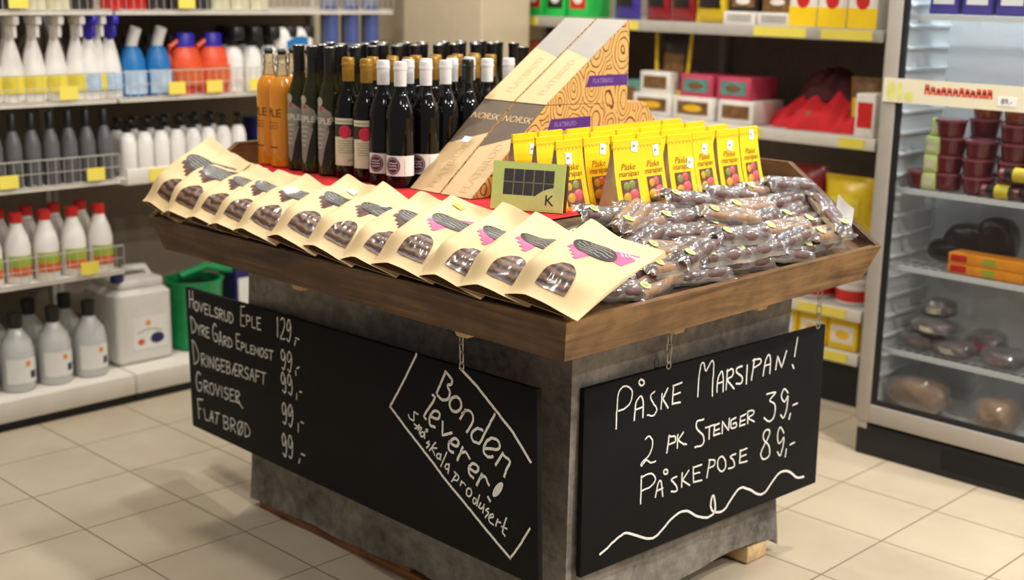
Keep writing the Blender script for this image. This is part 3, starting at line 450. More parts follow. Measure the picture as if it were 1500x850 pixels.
CHALK_EASTER = "5:-344,106 -344,118 -344,130 -344,141 -343,151 -343,161 -342,170 -342,177 -340,184 -338,189 -336,193 -332,196 -329,198 -325,199 -320,199 -315,198 -310,196 -306,194 -301,190 -297,186 -295,182 -294,176 -295,170 -296,164 -299,159 -302,155 -307,152 -312,150 -317,148 -322,147 -328,146 -333,146 -338,146;5:-285,114 -284,124 -284,134 -283,144 -282,152 -278,158 -274,162 -269,165 -265,166 -263,164 -260,159 -258,154 -257,147 -256,140 -256,132 -256,123 -256,114;5:-283,137 -257,139;5:-264,203 -263,203 -261,202 -260,201 -258,200 -258,199 -257,198 -256,197 -256,196 -256,195 -256,193 -256,192 -257,192 -258,191 -259,190 -260,190 -262,190 -263,190 -265,190 -266,190 -268,191 -269,192 -270,193 -271,194 -272,195 -273,196 -273,198 -273,199 -273,200 -273,201 -272,202 -271,203 -270,203 -269,204 -267,204 -266,204 -264,203;5:-219,167 -223,165 -228,164 -231,162 -233,159 -232,155 -230,150 -226,145 -222,140 -219,136 -214,132 -211,127 -209,124 -210,120 -213,116 -217,112 -221,111 -225,111 -230,112 -236,115 -241,116;5:-193,157 -195,121;5:-174,166 -190,144;5:-190,144 -171,119;5:-154,168 -156,125;5:-156,125 -128,123;5:-156,168 -125,170;5:-155,146 -129,147;5:-65,124 -64,137 -64,151 -64,164 -63,175 -62,184 -60,192 -59,198 -57,202 -54,204 -52,205 -50,204 -47,202 -45,197 -43,190 -41,184 -38,181 -34,184 -29,191 -24,198 -19,202 -16,203 -14,202 -12,198 -10,194 -10,187 -10,178 -10,168 -11,158 -11,148 -11,137 -11,126 -10,115;5:6,121 6,130 6,139 7,147 9,154 11,160 15,165 18,169 21,170 23,169 25,165 27,160 28,154 29,147 29,137 30,127 30,118;5:7,142 29,143;5:41,121 43,170;5:41,166 47,167 53,168 59,169 63,168 65,164 66,160 66,155 64,151 60,149 53,148 47,147 45,144 49,138 56,132 65,124 72,117;5:100,168 94,168 88,168 84,167 80,166 78,164 78,162 79,158 81,155 85,152 92,148 98,144 102,140 104,136 104,132 102,128 100,126 96,125 91,126 86,127 80,128;5:120,166 120,120;5:148,178 140,126;5:142,175 150,175 158,175 166,175 171,174 174,171 175,168 175,165 172,162 168,160 161,159 154,157 147,156;5:187,128 188,138 190,148 191,157 193,164 196,170 200,175 203,178 206,178 209,177 211,172 213,167 214,160 214,153 214,145 214,137 214,129;5:191,152 212,153;5:324,202 315,154;5:308,134 315,123;5:206,76 217,76 228,76 238,75 243,74 240,71 232,67 224,62 220,58 223,54 230,51 238,47 243,42 245,35 245,26 244,18 242,11 239,7 234,4 228,2 222,2 216,4 211,8 205,12 200,16;5:296,62 292,66 287,71 283,75 279,76 276,74 272,70 269,64 268,59 270,54 274,48 278,44 282,41 286,43 291,48 294,53 297,54 297,48 297,39 295,28 294,20 292,13 289,6 286,1 283,-1 280,-1 277,2 273,6 270,9;5:311,4 307,-10;5:320,24 340,26;5:237,134 243,168 262,135 279,175;5:-245,60 -242,62 -239,64 -236,65 -233,64 -229,62 -225,58 -221,53 -220,48 -220,42 -221,35 -224,28 -228,21 -234,16 -242,12 -250,9 -255,6 -257,3 -258,1 -256,-1 -255,-1 -252,1 -248,4 -244,7 -240,9 -236,7 -231,4 -227,0 -223,-2 -219,-2 -215,-2 -211,-2 -207,-1;5:-162,51 -169,10;5:-165,47 -159,47 -152,46 -146,46 -142,44 -140,41 -139,37 -139,33 -141,30 -145,29 -151,29 -158,29 -164,29;5:-132,46 -132,13;5:-112,47 -130,32;5:-130,32 -107,16;5:-104,18 -99,14;5:-39,63 -46,63 -53,64 -59,64 -63,63 -65,60 -66,55 -65,50 -62,45 -57,39 -49,33 -42,27 -37,21 -35,15 -34,9 -36,4 -39,0 -44,-1 -51,-1 -60,0 -67,0;5:-16,39 -15,9;5:-31,40 4,41;5:4,37 2,14;5:2,14 25,14;5:2,38 21,40;5:3,26 22,26;5:85,41 80,40 75,40 70,39 67,38 66,34 66,28 67,22 69,18 72,17 78,16 83,16 87,17 89,19 90,22 89,25 88,27 86,28 83,28 79,28 75,27;5:103,39 102,16;5:102,16 123,16;5:103,39 124,42;5:104,27 122,28;5:134,16 132,47;5:132,47 138,47 144,47 150,46 154,45 156,43 157,40 157,38 155,36 150,34 143,33 137,32 135,30 138,27 145,23 153,19 160,15;5:-254,-92 -254,-26;5:-256,-29 -248,-28 -238,-27 -229,-26 -222,-27 -216,-30 -210,-36 -206,-41 -205,-46 -207,-50 -211,-54 -217,-57 -224,-60 -230,-61 -237,-61 -244,-61 -252,-62;5:-203,-90 -201,-81 -199,-72 -197,-64 -195,-58 -192,-54 -190,-52 -188,-53 -185,-56 -183,-62 -181,-72 -179,-84 -177,-94;5:-198,-75 -178,-74;5:-170,-30 -169,-31 -167,-31 -166,-32 -165,-33 -164,-34 -164,-35 -163,-36 -163,-37 -163,-38 -163,-39 -163,-40 -164,-41 -165,-42 -166,-42 -167,-42 -168,-42 -169,-42 -170,-42 -172,-41 -173,-41 -174,-40 -175,-39 -176,-38 -176,-37 -177,-36 -177,-35 -177,-34 -177,-33 -177,-32 -176,-31 -176,-31 -175,-30 -174,-30 -172,-30 -171,-30 -170,-30;5:-130,-58 -135,-58 -142,-58 -147,-59 -149,-60 -147,-64 -142,-68 -136,-74 -132,-78 -129,-83 -127,-87 -126,-91 -127,-93 -131,-94 -136,-93 -142,-91 -147,-90;5:-110,-54 -110,-88;5:-86,-53 -109,-72;5:-109,-72 -81,-91;5:-70,-48 -67,-87;5:-67,-87 -36,-90;5:-70,-50 -39,-50;5:-69,-66 -45,-68;5:-8,-44 -17,-88;5:-12,-45 -6,-46 1,-47 6,-48 10,-50 11,-53 11,-57 10,-61 7,-64 3,-65 -2,-65 -8,-65 -14,-66;5:38,-47 40,-48 41,-49 43,-50 45,-52 47,-54 48,-56 50,-58 51,-60 52,-62 53,-64 53,-67 54,-69 54,-71 54,-74 54,-76 53,-78 52,-80 51,-81 50,-83 49,-84 47,-85 46,-85 44,-86 42,-86 40,-86 38,-85 36,-84 34,-83 32,-82 31,-80 29,-79 28,-77 26,-75 25,-73 24,-70 23,-68 22,-66 22,-63 22,-61 22,-59 22,-57 23,-55 24,-53 25,-51 26,-50 27,-49 29,-48 30,-47 32,-47 34,-47 36,-47 38,-47;5:92,-53 86,-53 79,-53 74,-54 71,-55 72,-58 77,-62 83,-66 86,-71 88,-75 89,-79 89,-83 88,-85 84,-86 78,-86 72,-85 66,-85;5:110,-48 109,-81;5:109,-81 139,-83;5:110,-50 136,-49;5:111,-65 134,-65;5:225,-35 227,-30 227,-26 226,-23 224,-20 220,-19 214,-18 209,-19 205,-21 203,-24 201,-29 201,-34 203,-40 208,-46 215,-52 222,-58 228,-65 231,-72 232,-79 232,-85 230,-90 226,-93 220,-95 213,-95 207,-94 203,-92 199,-87 196,-82 194,-77 196,-72 199,-66 204,-61 208,-55 212,-50 218,-45 222,-40 225,-35;5:288,-42 284,-36 279,-30 274,-25 271,-23 267,-25 264,-30 262,-37 261,-43 262,-50 264,-57 267,-64 271,-67 275,-66 281,-61 286,-56 289,-54 290,-58 290,-64 289,-72 288,-78 286,-85 283,-92 281,-98 278,-101 275,-100 272,-97 268,-92 265,-88;5:303,-89 300,-109;5:319,-81 337,-79;5:34,12 33,43 58,14 60,44;7:-384,-178 -379,-176 -373,-174 -367,-172 -361,-170 -354,-166 -346,-162 -339,-159 -331,-156 -324,-154 -316,-152 -309,-150 -301,-151 -292,-154 -282,-158 -272,-164 -262,-168 -253,-173 -243,-178 -233,-183 -224,-186 -215,-188 -207,-189 -200,-188 -191,-186 -182,-182 -172,-176 -162,-170 -153,-164 -145,-160 -137,-157 -129,-154 -121,-152 -112,-151 -104,-151 -96,-152 -87,-154 -77,-159 -66,-166 -55,-174 -44,-180 -34,-184 -25,-188 -17,-190 -8,-192 0,-192 8,-191 14,-188 19,-185 21,-180 21,-172 20,-165 19,-159 17,-153 15,-147 13,-142 10,-140 8,-141 6,-145 4,-150 3,-154 3,-159 3,-163 4,-168 6,-172 8,-176 10,-179 14,-182 19,-185 27,-188 36,-190 46,-191 55,-190 64,-185 73,-177 82,-169 90,-162 97,-157 104,-153 110,-149 118,-148 127,-149 136,-153 146,-158 156,-162 166,-168 177,-175 187,-181 196,-185 204,-187 212,-187 219,-186 227,-183 235,-177 245,-169 254,-161 263,-155 271,-151 279,-148 286,-147 294,-147 302,-148 310,-150 319,-154 327,-158 334,-163 342,-169 350,-175 357,-179 365,-182 372,-183 380,-184 388,-185"

chalkboard('wide black chalkboard with bread and cider prices, hanging on the long front side', (2.52489871, -1.935, .40760925), (-.99263241, .10672458, .05736509), (.05591532, -.01652982, .99829867), 1.6089, .4255,
           chalk_lines(CHALK_PRICES), ((.555, .12),), lambda p: 9 if p[0][0] > 0 else int((p[0][1] + .25 + .055 * (p[0][0] + .8)) / .08))
chalkboard('black chalkboard with Easter marzipan prices, hanging on the short right side', (1.735, -2.46915773, .40735117), (-.04641836, -.99891774, -.00294675), (.01403186, -.00360167, .99989506), .8933, .433,
           chalk_lines(CHALK_EASTER), ((-.175, .115), (.41, .10)), lambda p: 9 if len(p) > 50 else (0 if sum(q[1] for q in p) / len(p) > .075 else 1 if sum(q[1] for q in p) / len(p) > -.02 else 2))

# ================================================================== kraft bread pouches along the front slope
def make_pouch(kind, W=.19, L=.275, TH=.042, seed=0, stick=None):
    rnd = random.Random(seed)
    ph = [rnd.uniform(0, 6) for _ in range(6)]
    def sm(a, b, x):
        x = min(1, max(0, (x - a) / (b - a))); return x * x * (3 - 2 * x)
    def zf(x, y):
        v = min(1, max(0, y / L)); u = min(1, max(-1, 2 * x / W)); u0 = -.34
        t = .019 + (TH - .019) * sm(0, .30, v) - (TH - .004) * sm(.50, .96, v) + .003
        q = (u - u0) / (1 - u0) if u > u0 else (u0 - u) / (1 + u0)
        e0 = sm(0, .30, v); z = t * max(0, 1 - q ** (1.3 + .8 * e0)) ** (1.15 - .35 * e0) + .0015
        z += (.0025 * math.sin(26 * x + 13 * y + ph[0]) + .0020 * math.sin(58 * x - 41 * y + ph[1]) + .0024 * math.sin(60 * y + 20 * x + ph[2]) * v) * (1 - u ** 4) * (.4 + v)
        z += .014 * max(0, v - .80) / .20 * math.sin(10 * x + ph[3])      # the flat top curls a little
        return max(z, .0012)
    def lift(x, y):                                                      # the left side lies on the next pouch
        return .024 * sm(0, .28, y / L) * sm(.1, 1.0, -2 * x / W) + .003 * sm(.1, 1, -2 * x / W)
    def front(x, y, off=0): return (x, y, zf(x, y) + lift(x, y) + off)
    root = thing('bread_pouch', 'x', 'bread pouch')
    bm = BM(); NU, NV = 30, 34
    def wid(v): return W * (1 - .05 * math.sin(PI * min(1, v * 1.1)) - .02 * v)
    top = grid(bm, lambda a, b: front((a - .5) * wid(b), b * L), NU, NV)
    bot = grid(bm, lambda a, b: ((a - .5) * wid(b), b * L, min(.0008, zf((a - .5) * wid(b), b * L) - .0006) + lift((a - .5) * wid(b), b * L) + (.014 * max(0, b - .80) / .20 * math.sin(10 * (a - .5) * W + ph[3]))), NU, NV)
    for side in (0, NU):
        for j in range(NV): bm.faces.new((top[side][j], top[side][j + 1], bot[side][j + 1], bot[side][j]))
    for i in range(NU): bm.faces.new((top[i][NV], top[i + 1][NV], bot[i + 1][NV], bot[i][NV]))
    obj('paper_bag', bm, 'kraft', root)
    bm = BM()                                                              # folded-in bottom gusset, its shade painted in as darker kraft
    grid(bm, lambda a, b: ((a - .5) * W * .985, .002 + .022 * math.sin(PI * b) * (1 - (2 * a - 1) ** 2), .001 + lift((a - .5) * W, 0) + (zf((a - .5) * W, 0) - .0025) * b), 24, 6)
    obj('bottom_gusset', bm, 'kraft_shaded', root)
    cx = .004
    yb, hh, hw = L * .115, L * .255, .038                                   # arched window, flat edge down
    arch = [(cx + hw, yb), (cx + hw * .5, yb - .002), (cx, yb - .002), (cx - hw * .5, yb - .002), (cx - hw, yb)] + [(cx - hw * math.cos(PI * i / 20), yb + hh * math.sin(PI * i / 20) ** .8) for i in range(1, 20)]
    bm = BM(); fan(bm, arch, (cx, yb + hh * .42), lambda x, y: front(x, y, .0009 + .002 * math.sin(150 * x + 30 * y + ph[4]) ** 2 * .6), 7)
    w = obj('window', bm, 'crispbread', root); w['label'] = 'clear window showing brown crispbread'
    rib = 'ribbon_pink' if kind == 'pink' else 'ribbon_brown'
    oy = L * .635
    r = .6                                                                # ribbon runs up and to the right behind the oval
    d = Vector((math.sin(r), math.cos(r))); e = Vector((d.y, -d.x)); c = Vector((cx, oy))
    P = []
    for i in range(9): P.append(c - d * (.050 if i % 2 else .042) + e * (-.026 + .052 * i / 8))
    hi = c + e * .02; 
    tA = c + d * .098 + e * .020; tB = c + d * .098 - e * .020
    P += [c + e * .024, Vector((cx + .066, oy - .002)), Vector((cx + .070, oy + .028)), Vector((cx + .062, oy + .056)), c - e * .024]
    P = [(min(W * .47, max(-W * .47, q.x)), min(L * .985, q.y)) for q in P]
    bm = BM(); fan(bm, P, (c.x, c.y), lambda x, y: front(x, y, .0012), 6)
    rb = obj('ribbon', bm, rib, root); rb['label'] = ('pink' if kind == 'pink' else 'brown') + ' ribbon with jagged end'
    bm = BM()
    for k in range(3):
        o = c + d * (.046 + .007 * k) + e * .018; strokes(bm, [[tuple(o - e * .012 + e * (.024 * i / 8) + d * (.003 * math.sin(2.4 * i + k))) for i in range(9)]], .0018, lambda x, y, z: front(x, min(y, L * .98), .0020))
    obj('lettering', bm, 'print_white', rb, smooth=False)
    bm = BM(); fan(bm, ellipse(cx, oy, .050, .0265, 32), (cx, oy), lambda x, y: front(x, y, .0021), 6)
    lb = obj('label', bm, 'label_silver' if kind == 'silver' else 'label_dark', root); lb['label'] = 'dark oval label with small pale print'
    bm = BM()
    for k, hw2 in ((-2, .026), (-1, .038), (0, .042), (1, .038), (2, .026)):
        strokes(bm, [squiggle(cx - hw2, cx + hw2, oy + k * .0085, .0016, 16, rnd)], .0016, lambda x, y, z: front(x, y, .0029))
    obj('small_print', bm, 'print_grey', lb, smooth=False)
    if stick:
        sx, sy, col = stick
        bm = BM(); fan(bm, [(sx - .013, sy - .008), (sx, sy - .008), (sx + .013, sy - .008), (sx + .013, sy + .008), (sx, sy + .008), (sx - .013, sy + .008)], (sx, sy), lambda x, y: front(x, y, .0033), 4)
        obj('price_sticker', bm, col, root)
    return root
POUCH = [  # centre along the tray, kind, width, lift, turn, label, sticker
 (3.005, 'dark', .165, .010, -5, 'brown-ribbon kraft bread pouch at the far end by the tall end board', None),
 (2.915, 'silver', .165, .004, 3, 'kraft bread pouch with shiny oval label, second from the far end', None),
 (2.806, 'silver', .165, .004, 0, 'kraft bread pouch with yellow sticker at its top, third from the far end', (.02, .258, 'sticker_yellow')),
 (2.702, 'silver', .165, .002, 2, 'kraft bread pouch with shiny oval label, fourth from the far end', None),
 (2.590, 'silver', .175, .003, 0, 'kraft bread pouch with creased shiny oval, fifth from the far end', None),
 (2.443, 'dark', .195, .006, -3, 'tall kraft bread pouch with brown ribbon and white sticker dot, sixth from far end', (-.03, .222, 'sticker')),
 (2.310, 'dark', .195, .003, -4, 'brown-ribbon kraft bread pouch with a white sticker on its oval, below the purple-labelled bottles', (.0, .188, 'sticker')),
 (2.163, 'dark', .185, .000, 0, 'plain kraft bread pouch below the foot of the flatbread cartons', None),
 (2.052, 'pink', .195, .006, 0, 'pink-ribbon kraft bread pouch with a yellow sticker, farthest of the pink four', (-.045, .235, 'sticker_yellow')),
 (1.904, 'pink', .190, .003, -3, 'pink-ribbon kraft bread pouch below the green chocolate box', None),
 (1.778, 'pink', .190, .006, 2, 'pink-ribbon kraft bread pouch, last but one before the near corner', None),
 (1.650, 'pink', .195, .009, -3, 'pink-ribbon kraft bread pouch lying fully in view at the near corner', None)]
SL = math.atan2(.43, 1)
for i, (x, kind, W, lift, turn, label, stick) in enumerate(POUCH):
    o = make_pouch(kind, W, .252 if i < 5 else .260, .038, i + 20, stick)
    sl = SL + (.20 if i == 0 else .10 if i == 1 else 0)
    ex = Vector((-1, 0, 0)); ey = Vector((0, -math.cos(sl), math.sin(sl))); ez = ex.cross(ey)
    m = Matrix.Identity(4)
    for k in range(3): m[k][0], m[k][1], m[k][2] = ex[k], ey[k], ez[k]
    roll = math.radians(14 if i == 0 else 3)
    m = m @ Matrix.Rotation(math.radians(turn), 4, 'Z') @ Matrix.Rotation(roll, 4, 'Y')
    m.translation = Vector((x, -1.763, .857 + lift))
    o.matrix_world = m; o['label'] = label; o['group'] = 'kraft bread pouches along the tray front'

# ================================================================== bottles
def cyl_patch(bm, outline, ctr, R, ang0, rings=5):
    """outline in (arc length, height) wrapped on a cylinder of radius R about the bottle axis"""
    fan(bm, outline, ctr, lambda s, z: (R * math.cos(ang0 + s / R), R * math.sin(ang0 + s / R), z), rings)
def rect(x0, x1, y0, y1, n=8):
    o = []
    for i in range(n): o.append((x0 + (x1 - x0) * i / n, y0))
    o += [(x1, y0), (x1, (y0 + y1) / 2)]
    for i in range(n): o.append((x1 - (x1 - x0) * i / n, y1))
    o += [(x0, y1), (x0, (y0 + y1) / 2)]
    return o
FACE = math.radians(133)                                 # the side of a bottle that looks at the aisle corner
def on_cyl(R, a0): return lambda s, z: (R * math.cos(a0 + s / R), R * math.sin(a0 + s / R), z)
def make_cider():
    t = thing('juice_bottle', 'x', 'bottle'); R = .0345
    bm = BM(); lathe(bm, [(.028, 0), (R, .006), (R, .195), (R * .97, .212), (R * .84, .228), (.019, .243)], 32); obj('juice_body', bm, 'juice', t)['label'] = 'cloudy orange cider'
    bm = BM(); lathe(bm, [(.019, .2425), (.0145, .262), (.013, .285), (.0145, .288), (.0145, .298), (.011, .30)], 24); obj('neck', bm, NECK, t)
    bm = BM(); lathe(bm, [(.009, .30), (.0115, .302), (.012, .309), (.007, .315)], 18); obj('stopper', bm, 'plastic_black', t)
    bm = BM()
    for s in (-1, 1):
        tube(bm, [(.0155 * s * math.cos(1.0), .0155 * s * math.sin(1.0), .268), (.0185 * s * math.cos(1.0), .0185 * s * math.sin(1.0), .285), (.0165 * s * math.cos(1.0), .0165 * s * math.sin(1.0), .306), (.004 * s, .006 * s, .319)], .0012, 6)
    tube(bm, [(.0155 * math.cos(2 * PI * i / 16), .0155 * math.sin(2 * PI * i / 16), .274) for i in range(16)], .0012, 6, True)
    obj('wire_clasp', bm, 'chain_steel', t)
    bm = text_bm('EPLE', .031, lambda x, y: on_cyl(R + .0006, FACE - .92)(x, .146 + y), cuts=2); obj('lettering', bm, 'print_dark', t, smooth=False, recalc=False)
    bm = BM(); rnd = random.Random(2)
    for k in range(3): strokes(bm, [squiggle(-.022, .022, .122 - .008 * k, .0012, 14, rnd)], .0014, lambda x, y, z: on_cyl(R + .0006, FACE - .92)(x, y))
    strokes(bm, [squiggle(-.02, .02, .055, .002, 10, rnd)], .0025, lambda x, y, z: on_cyl(R + .0006, FACE - .92)(x, y))
    obj('small_print', bm, 'print_dark', t, smooth=False)
    return t
def make_tall():
    t = thing('cider_bottle', 'x', 'bottle'); R = .0335
    bm = BM(); lathe(bm, [(.026, 0), (R, .005), (R, .165), (R * .96, .19), (R * .80, .215), (.019, .24), (.0145, .262), (.0140, .290)], 32); obj('glass_body', bm, 'green_glass', t)
    bm = BM(); lathe(bm, [(.0150, .262), (.0152, .318), (.0160, .319), (.0160, .327), (.0145, .3285)], 24); obj('capsule', bm, 'black_capsule', t)
    bm = BM(); lathe(bm, [(.0, .3286), (.0138, .3288), (.0125, .3298), (.0, .330)], 20, caps=False); obj('cap_top', bm, 'cap_silver', t)
    a = FACE - .35
    bm = BM(); cyl_patch(bm, [(-.024, .04), (-.016, .024), (-.010, .03), (.000, .075), (.010, .11), (.024, .148), (.016, .166), (.006, .172), (-.010, .182), (-.024, .186), (-.026, .16), (-.026, .10)], (-.012, .12), R + .0005, a, 6); l = obj('label', bm, 'label_grey', t)
    bm = text_bm('EPLE', .022, lambda x, y: on_cyl(R + .001, a)(x - .004, .142 + y), cuts=1); obj('lettering', bm, 'print_white', l, smooth=False, recalc=False)
    bm = BM(); rnd = random.Random(4)
    for k in range(5): strokes(bm, [squiggle(-.022, -.002 - .002 * k, .122 - .012 * k, .0012, 10, rnd)], .0013, lambda x, y, z: on_cyl(R + .001, a)(x, y))
    obj('small_print', bm, 'print_white', l, smooth=False)
    bm = BM(); cyl_patch(bm, ellipse(-.016, .192, .0105, .0115, 20), (-.016, .192), R * .97 + .0012, a); s = obj('medal_sticker', bm, 'cap_silver', t)
    bm = BM(); cyl_patch(bm, ellipse(-.011, .174, .0045, .0045, 14), (-.011, .174), R + .0016, a); obj('red_dot', bm, 'plastic_red', s)
    return t
def make_wine(kind):
    t = thing('wine_bottle', 'x', 'bottle'); R = .036
    bm = BM(); lathe(bm, [(.027, 0), (R * .97, .004), (R, .012), (R, .168), (R * .97, .184), (R * .82, .202), (.021, .222), (.0155, .236), (.0140, .258), (.0140, .295)], 32); obj('glass_body', bm, 'dark_glass', t)
    cap = {'gold': 'gold_capsule', 'white': 'white_capsule', 'black': 'black_capsule'}[kind]
    bm = BM(); lathe(bm, [(.0152, .247), (.0156, .285), (.0168, .286), (.0168, .292), (.0160, .293), (.0160, .303), (.0145, .306), (.012, .3062)], 24); obj('capsule', bm, cap, t)
    a = FACE
    if kind == 'gold':
        bm = BM(); cyl_patch(bm, rect(-.036, .036, .035, .155, 14), (0, .095), R + .0004, a, 8); l = obj('label', bm, 'label_cream', t)
        bm = BM(); cyl_patch(bm, rect(-.036, .036, .108, .140, 14), (0, .124), R + .0009, a, 4); obj('picture_band', bm, 'label_forest', l)
        bm = BM(); cyl_patch(bm, ellipse(-.002, .121, .0165, .017, 24), (-.002, .121), R + .0016, a, 5); obj('raspberry_picture', bm, 'raspberry', l)
        bm = BM(); rnd = random.Random(7)
        strokes(bm, [[(-.03 + .06 * i / 24, .147 + .0026 * (-1) ** i) for i in range(25)]], .0017, lambda x, y, z: on_cyl(R + .001, a)(x, y))
        for k in range(6): strokes(bm, [squiggle(-.024, .024, .098 - .006 * k, .001, 16, rnd)], .0009, lambda x, y, z: on_cyl(R + .001, a)(x, y))
        strokes(bm, [[(.006 + .002 * i, .046 + .006 * (i % 2)) for i in range(9)]], .0014, lambda x, y, z: on_cyl(R + .001, a)(x, y))
        obj('small_print', bm, 'print_dark', l, smooth=False)
    else:
        bm = BM(); cyl_patch(bm, rect(-.043, .043, .030, .080, 16), (0, .055), R + .0004, a, 6); l = obj('label', bm, 'label_white', t)
        bm = BM(); cyl_patch(bm, ellipse(-.019, .055, .020, .0215, 28), (-.019, .055), R + .0009, a, 5); q = obj('round_badge', bm, 'label_purple', l)
        bm = BM(); rnd = random.Random(3)
        for k in range(3): strokes(bm, [squiggle(-.030, -.008, .062 - .007 * k, .0014, 10, rnd)], .0018, lambda x, y, z: on_cyl(R + .0014, a)(x, y))
        strokes(bm, [[(-.019 + .0165 * math.cos(2 * PI * i / 28), .055 + .0178 * math.sin(2 * PI * i / 28)) for i in range(29)]], .0008, lambda x, y, z: on_cyl(R + .0014, a)(x, y))
        obj('badge_print', bm, 'label_white', q, smooth=False)
        bm = BM(); strokes(bm, [squiggle(.035, .075, .013, .0008, 14, rnd)], .0010, lambda x, y, z: on_cyl(R + .001, a)(.012 + (y - .013), x - .002 + .0)); obj('small_print', bm, 'print_grey', l, smooth=False)
    return t
PROTO = {}
BZ = PZ + .0045
def bottle(kind, x, y, label, group, rz=0):
    if kind not in PROTO:
        o = make_cider() if kind == 'cider' else make_tall() if kind == 'tall' else make_wine(kind)
        PROTO[kind] = o; o['label'] = label; o['group'] = group
    else: o = dup(PROTO[kind], label, group)
    o.location = (x, y, BZ); o.rotation_euler = (0, 0, rz)
COLX = [2.992 - .0665 * i for i in range(9)]
BY = -2.098
for i in range(9):
    x = COLX[i]
    jmax = (2, 2, 10, 10, 10, 7, 7, 5, 6)[i]
    for j in range(jmax):
        dx = (-.012 if j % 2 else 0) + random.uniform(-.004, .004); y = BY - .0735 * j - (.012 if i > 4 else 0) + random.uniform(-.003, .003)
        pos = f'{ORD[j]} from the front' if j else 'at the front'
        rz = random.uniform(-.12, .12)
        if i < 2: bottle('cider', x + dx, y, f'orange cider bottle with wire clasp, {("outermost","inner")[i]} file, {pos}', 'orange cider bottles', rz * .5 + (0, .12)[i])
        elif i < 5: bottle('tall', x + dx, y, f'tall black-capped bottle, {ORD[i-2]} file counted from the orange ones, {pos}', 'tall black-capped cider bottles', rz)
        elif i < 7: bottle('gold', x + dx, y, f'gold-capped bottle with raspberry label, {ORD[i-5]} file, {pos}', 'gold-capped raspberry bottles', rz)
        elif (i, j) == (8, 3): bottle('black', x + dx, y, 'short black-capped bottle standing among the white-capped ones', None, rz)
        else: bottle('white', x + dx, y, f'white-capped bottle with purple badge, {("file beside the gold ones","file beside the cartons")[i-7]}, {pos}', 'white-capped bottles', rz)
for k, (x, y) in enumerate(((2.93, -2.262), (2.935, -2.34), (2.93, -2.42), (2.94, -2.50), (2.455, -2.62), (2.45, -2.70), (2.46, -2.78), (2.52, -2.60), (2.52, -2.68))):
    if k in (1, 3): bottle('cider', x, y, f'orange cider bottle half hidden behind the tall bottles, {("nearer","farther")[k // 2]} one', 'orange cider bottles')
    else: bottle('tall', x, y, f'tall black-capped bottle at the back, {ORD[k]} of the stray back row', 'tall black-capped cider bottles')

# ================================================================== flatbread cartons
def carton(label, x0, x1, poly, facepts, bands, dy=0, purple=None, sticker=None, words=()):
    """upright wedge carton: swirl-printed sides, sloping printed front between facepts"""
    t = thing('flatbread_carton', label, 'carton', ((x0 + x1) / 2, -2.4 + dy, PZ), 0, 'flatbread cartons')
    cx = (x0 + x1) / 2
    L = lambda x, y, z: (x - cx, y + 2.4, z - PZ)
    bm = BM(); prism(bm, poly, x0, x1, lambda p, a: L(a, p[0], p[1])); obj('carton_side', bm, 'swirl_card', t, smooth=False)
    (ya, za), (yb, zb) = facepts; d = Vector((yb - ya, zb - za)); ln = d.length; nrm = Vector((-d.y, d.x)) / ln
    if nrm.y < 0: nrm = -nrm
    F = lambda s, v, off: L(x1 - (x1 - x0) * s, ya + d.x * v + nrm.x * off, za + d.y * v + nrm.y * off)
    for nm, m, v0a, v0b, v1a, v1b in bands:
        bm = BM(); vs = [bm.verts.new(F(s, v, .0006)) for s, v in ((0, v0a), (1, v0b), (1, v1b), (0, v1a))]; bm.faces.new(vs); obj(nm, bm, m, t, smooth=False)
    for s, size, vert, v, sx, m in words:
        if vert: bm = text_bm(s, size, lambda x, y: F(sx - y / (x1 - x0), v + x / ln, .0012))
        else: bm = text_bm(s, size, lambda x, y: F(sx + x / (x1 - x0), v + y / ln, .0012))
        obj('lettering', bm, m, t, smooth=False, recalc=False)
    if purple:
        y0, y1, z0, z1 = purple
        bm = BM(); vs = [bm.verts.new(L(x0 - .0007, y, z)) for y, z in ((y0 + .012, z0), (y1, z0), (y1, z1), (y0, z1))]; bm.faces.new(vs); p = obj('purple_band', bm, 'purple', t, smooth=False)
        bm = text_bm('FLATBRØD', .0165, lambda x, q: L(x0 - .0014, y0 - .052 - x, (z0 + z1) / 2 + q), shear=.15); obj('lettering', bm, 'purple_print', p, smooth=False, recalc=False)
    if sticker:
        bm = BM(); vs = [bm.verts.new(F(s, v, .0014)) for s, v in ((sticker[0] - .13, sticker[1] - .03), (sticker[0] + .13, sticker[1] - .03), (sticker[0] + .13, sticker[1] + .03), (sticker[0] - .13, sticker[1] + .03))]; bm.faces.new(vs); obj('price_sticker', bm, 'sticker', t, smooth=False)
    return t
LOW = [(-2.105, PZ + .006), (-2.354, 1.176), (-2.737, 1.168), (-2.784, 1.113), (-2.784, PZ + .006)]
UPP = [(-2.354, 1.178), (-2.515, 1.284), (-2.655, 1.379), (-2.662, 1.379), (-2.662, 1.170)]
LOWF = ((-2.105, PZ + .006), (-2.354, 1.176)); UPF = ((-2.354, 1.178), (-2.655, 1.379))
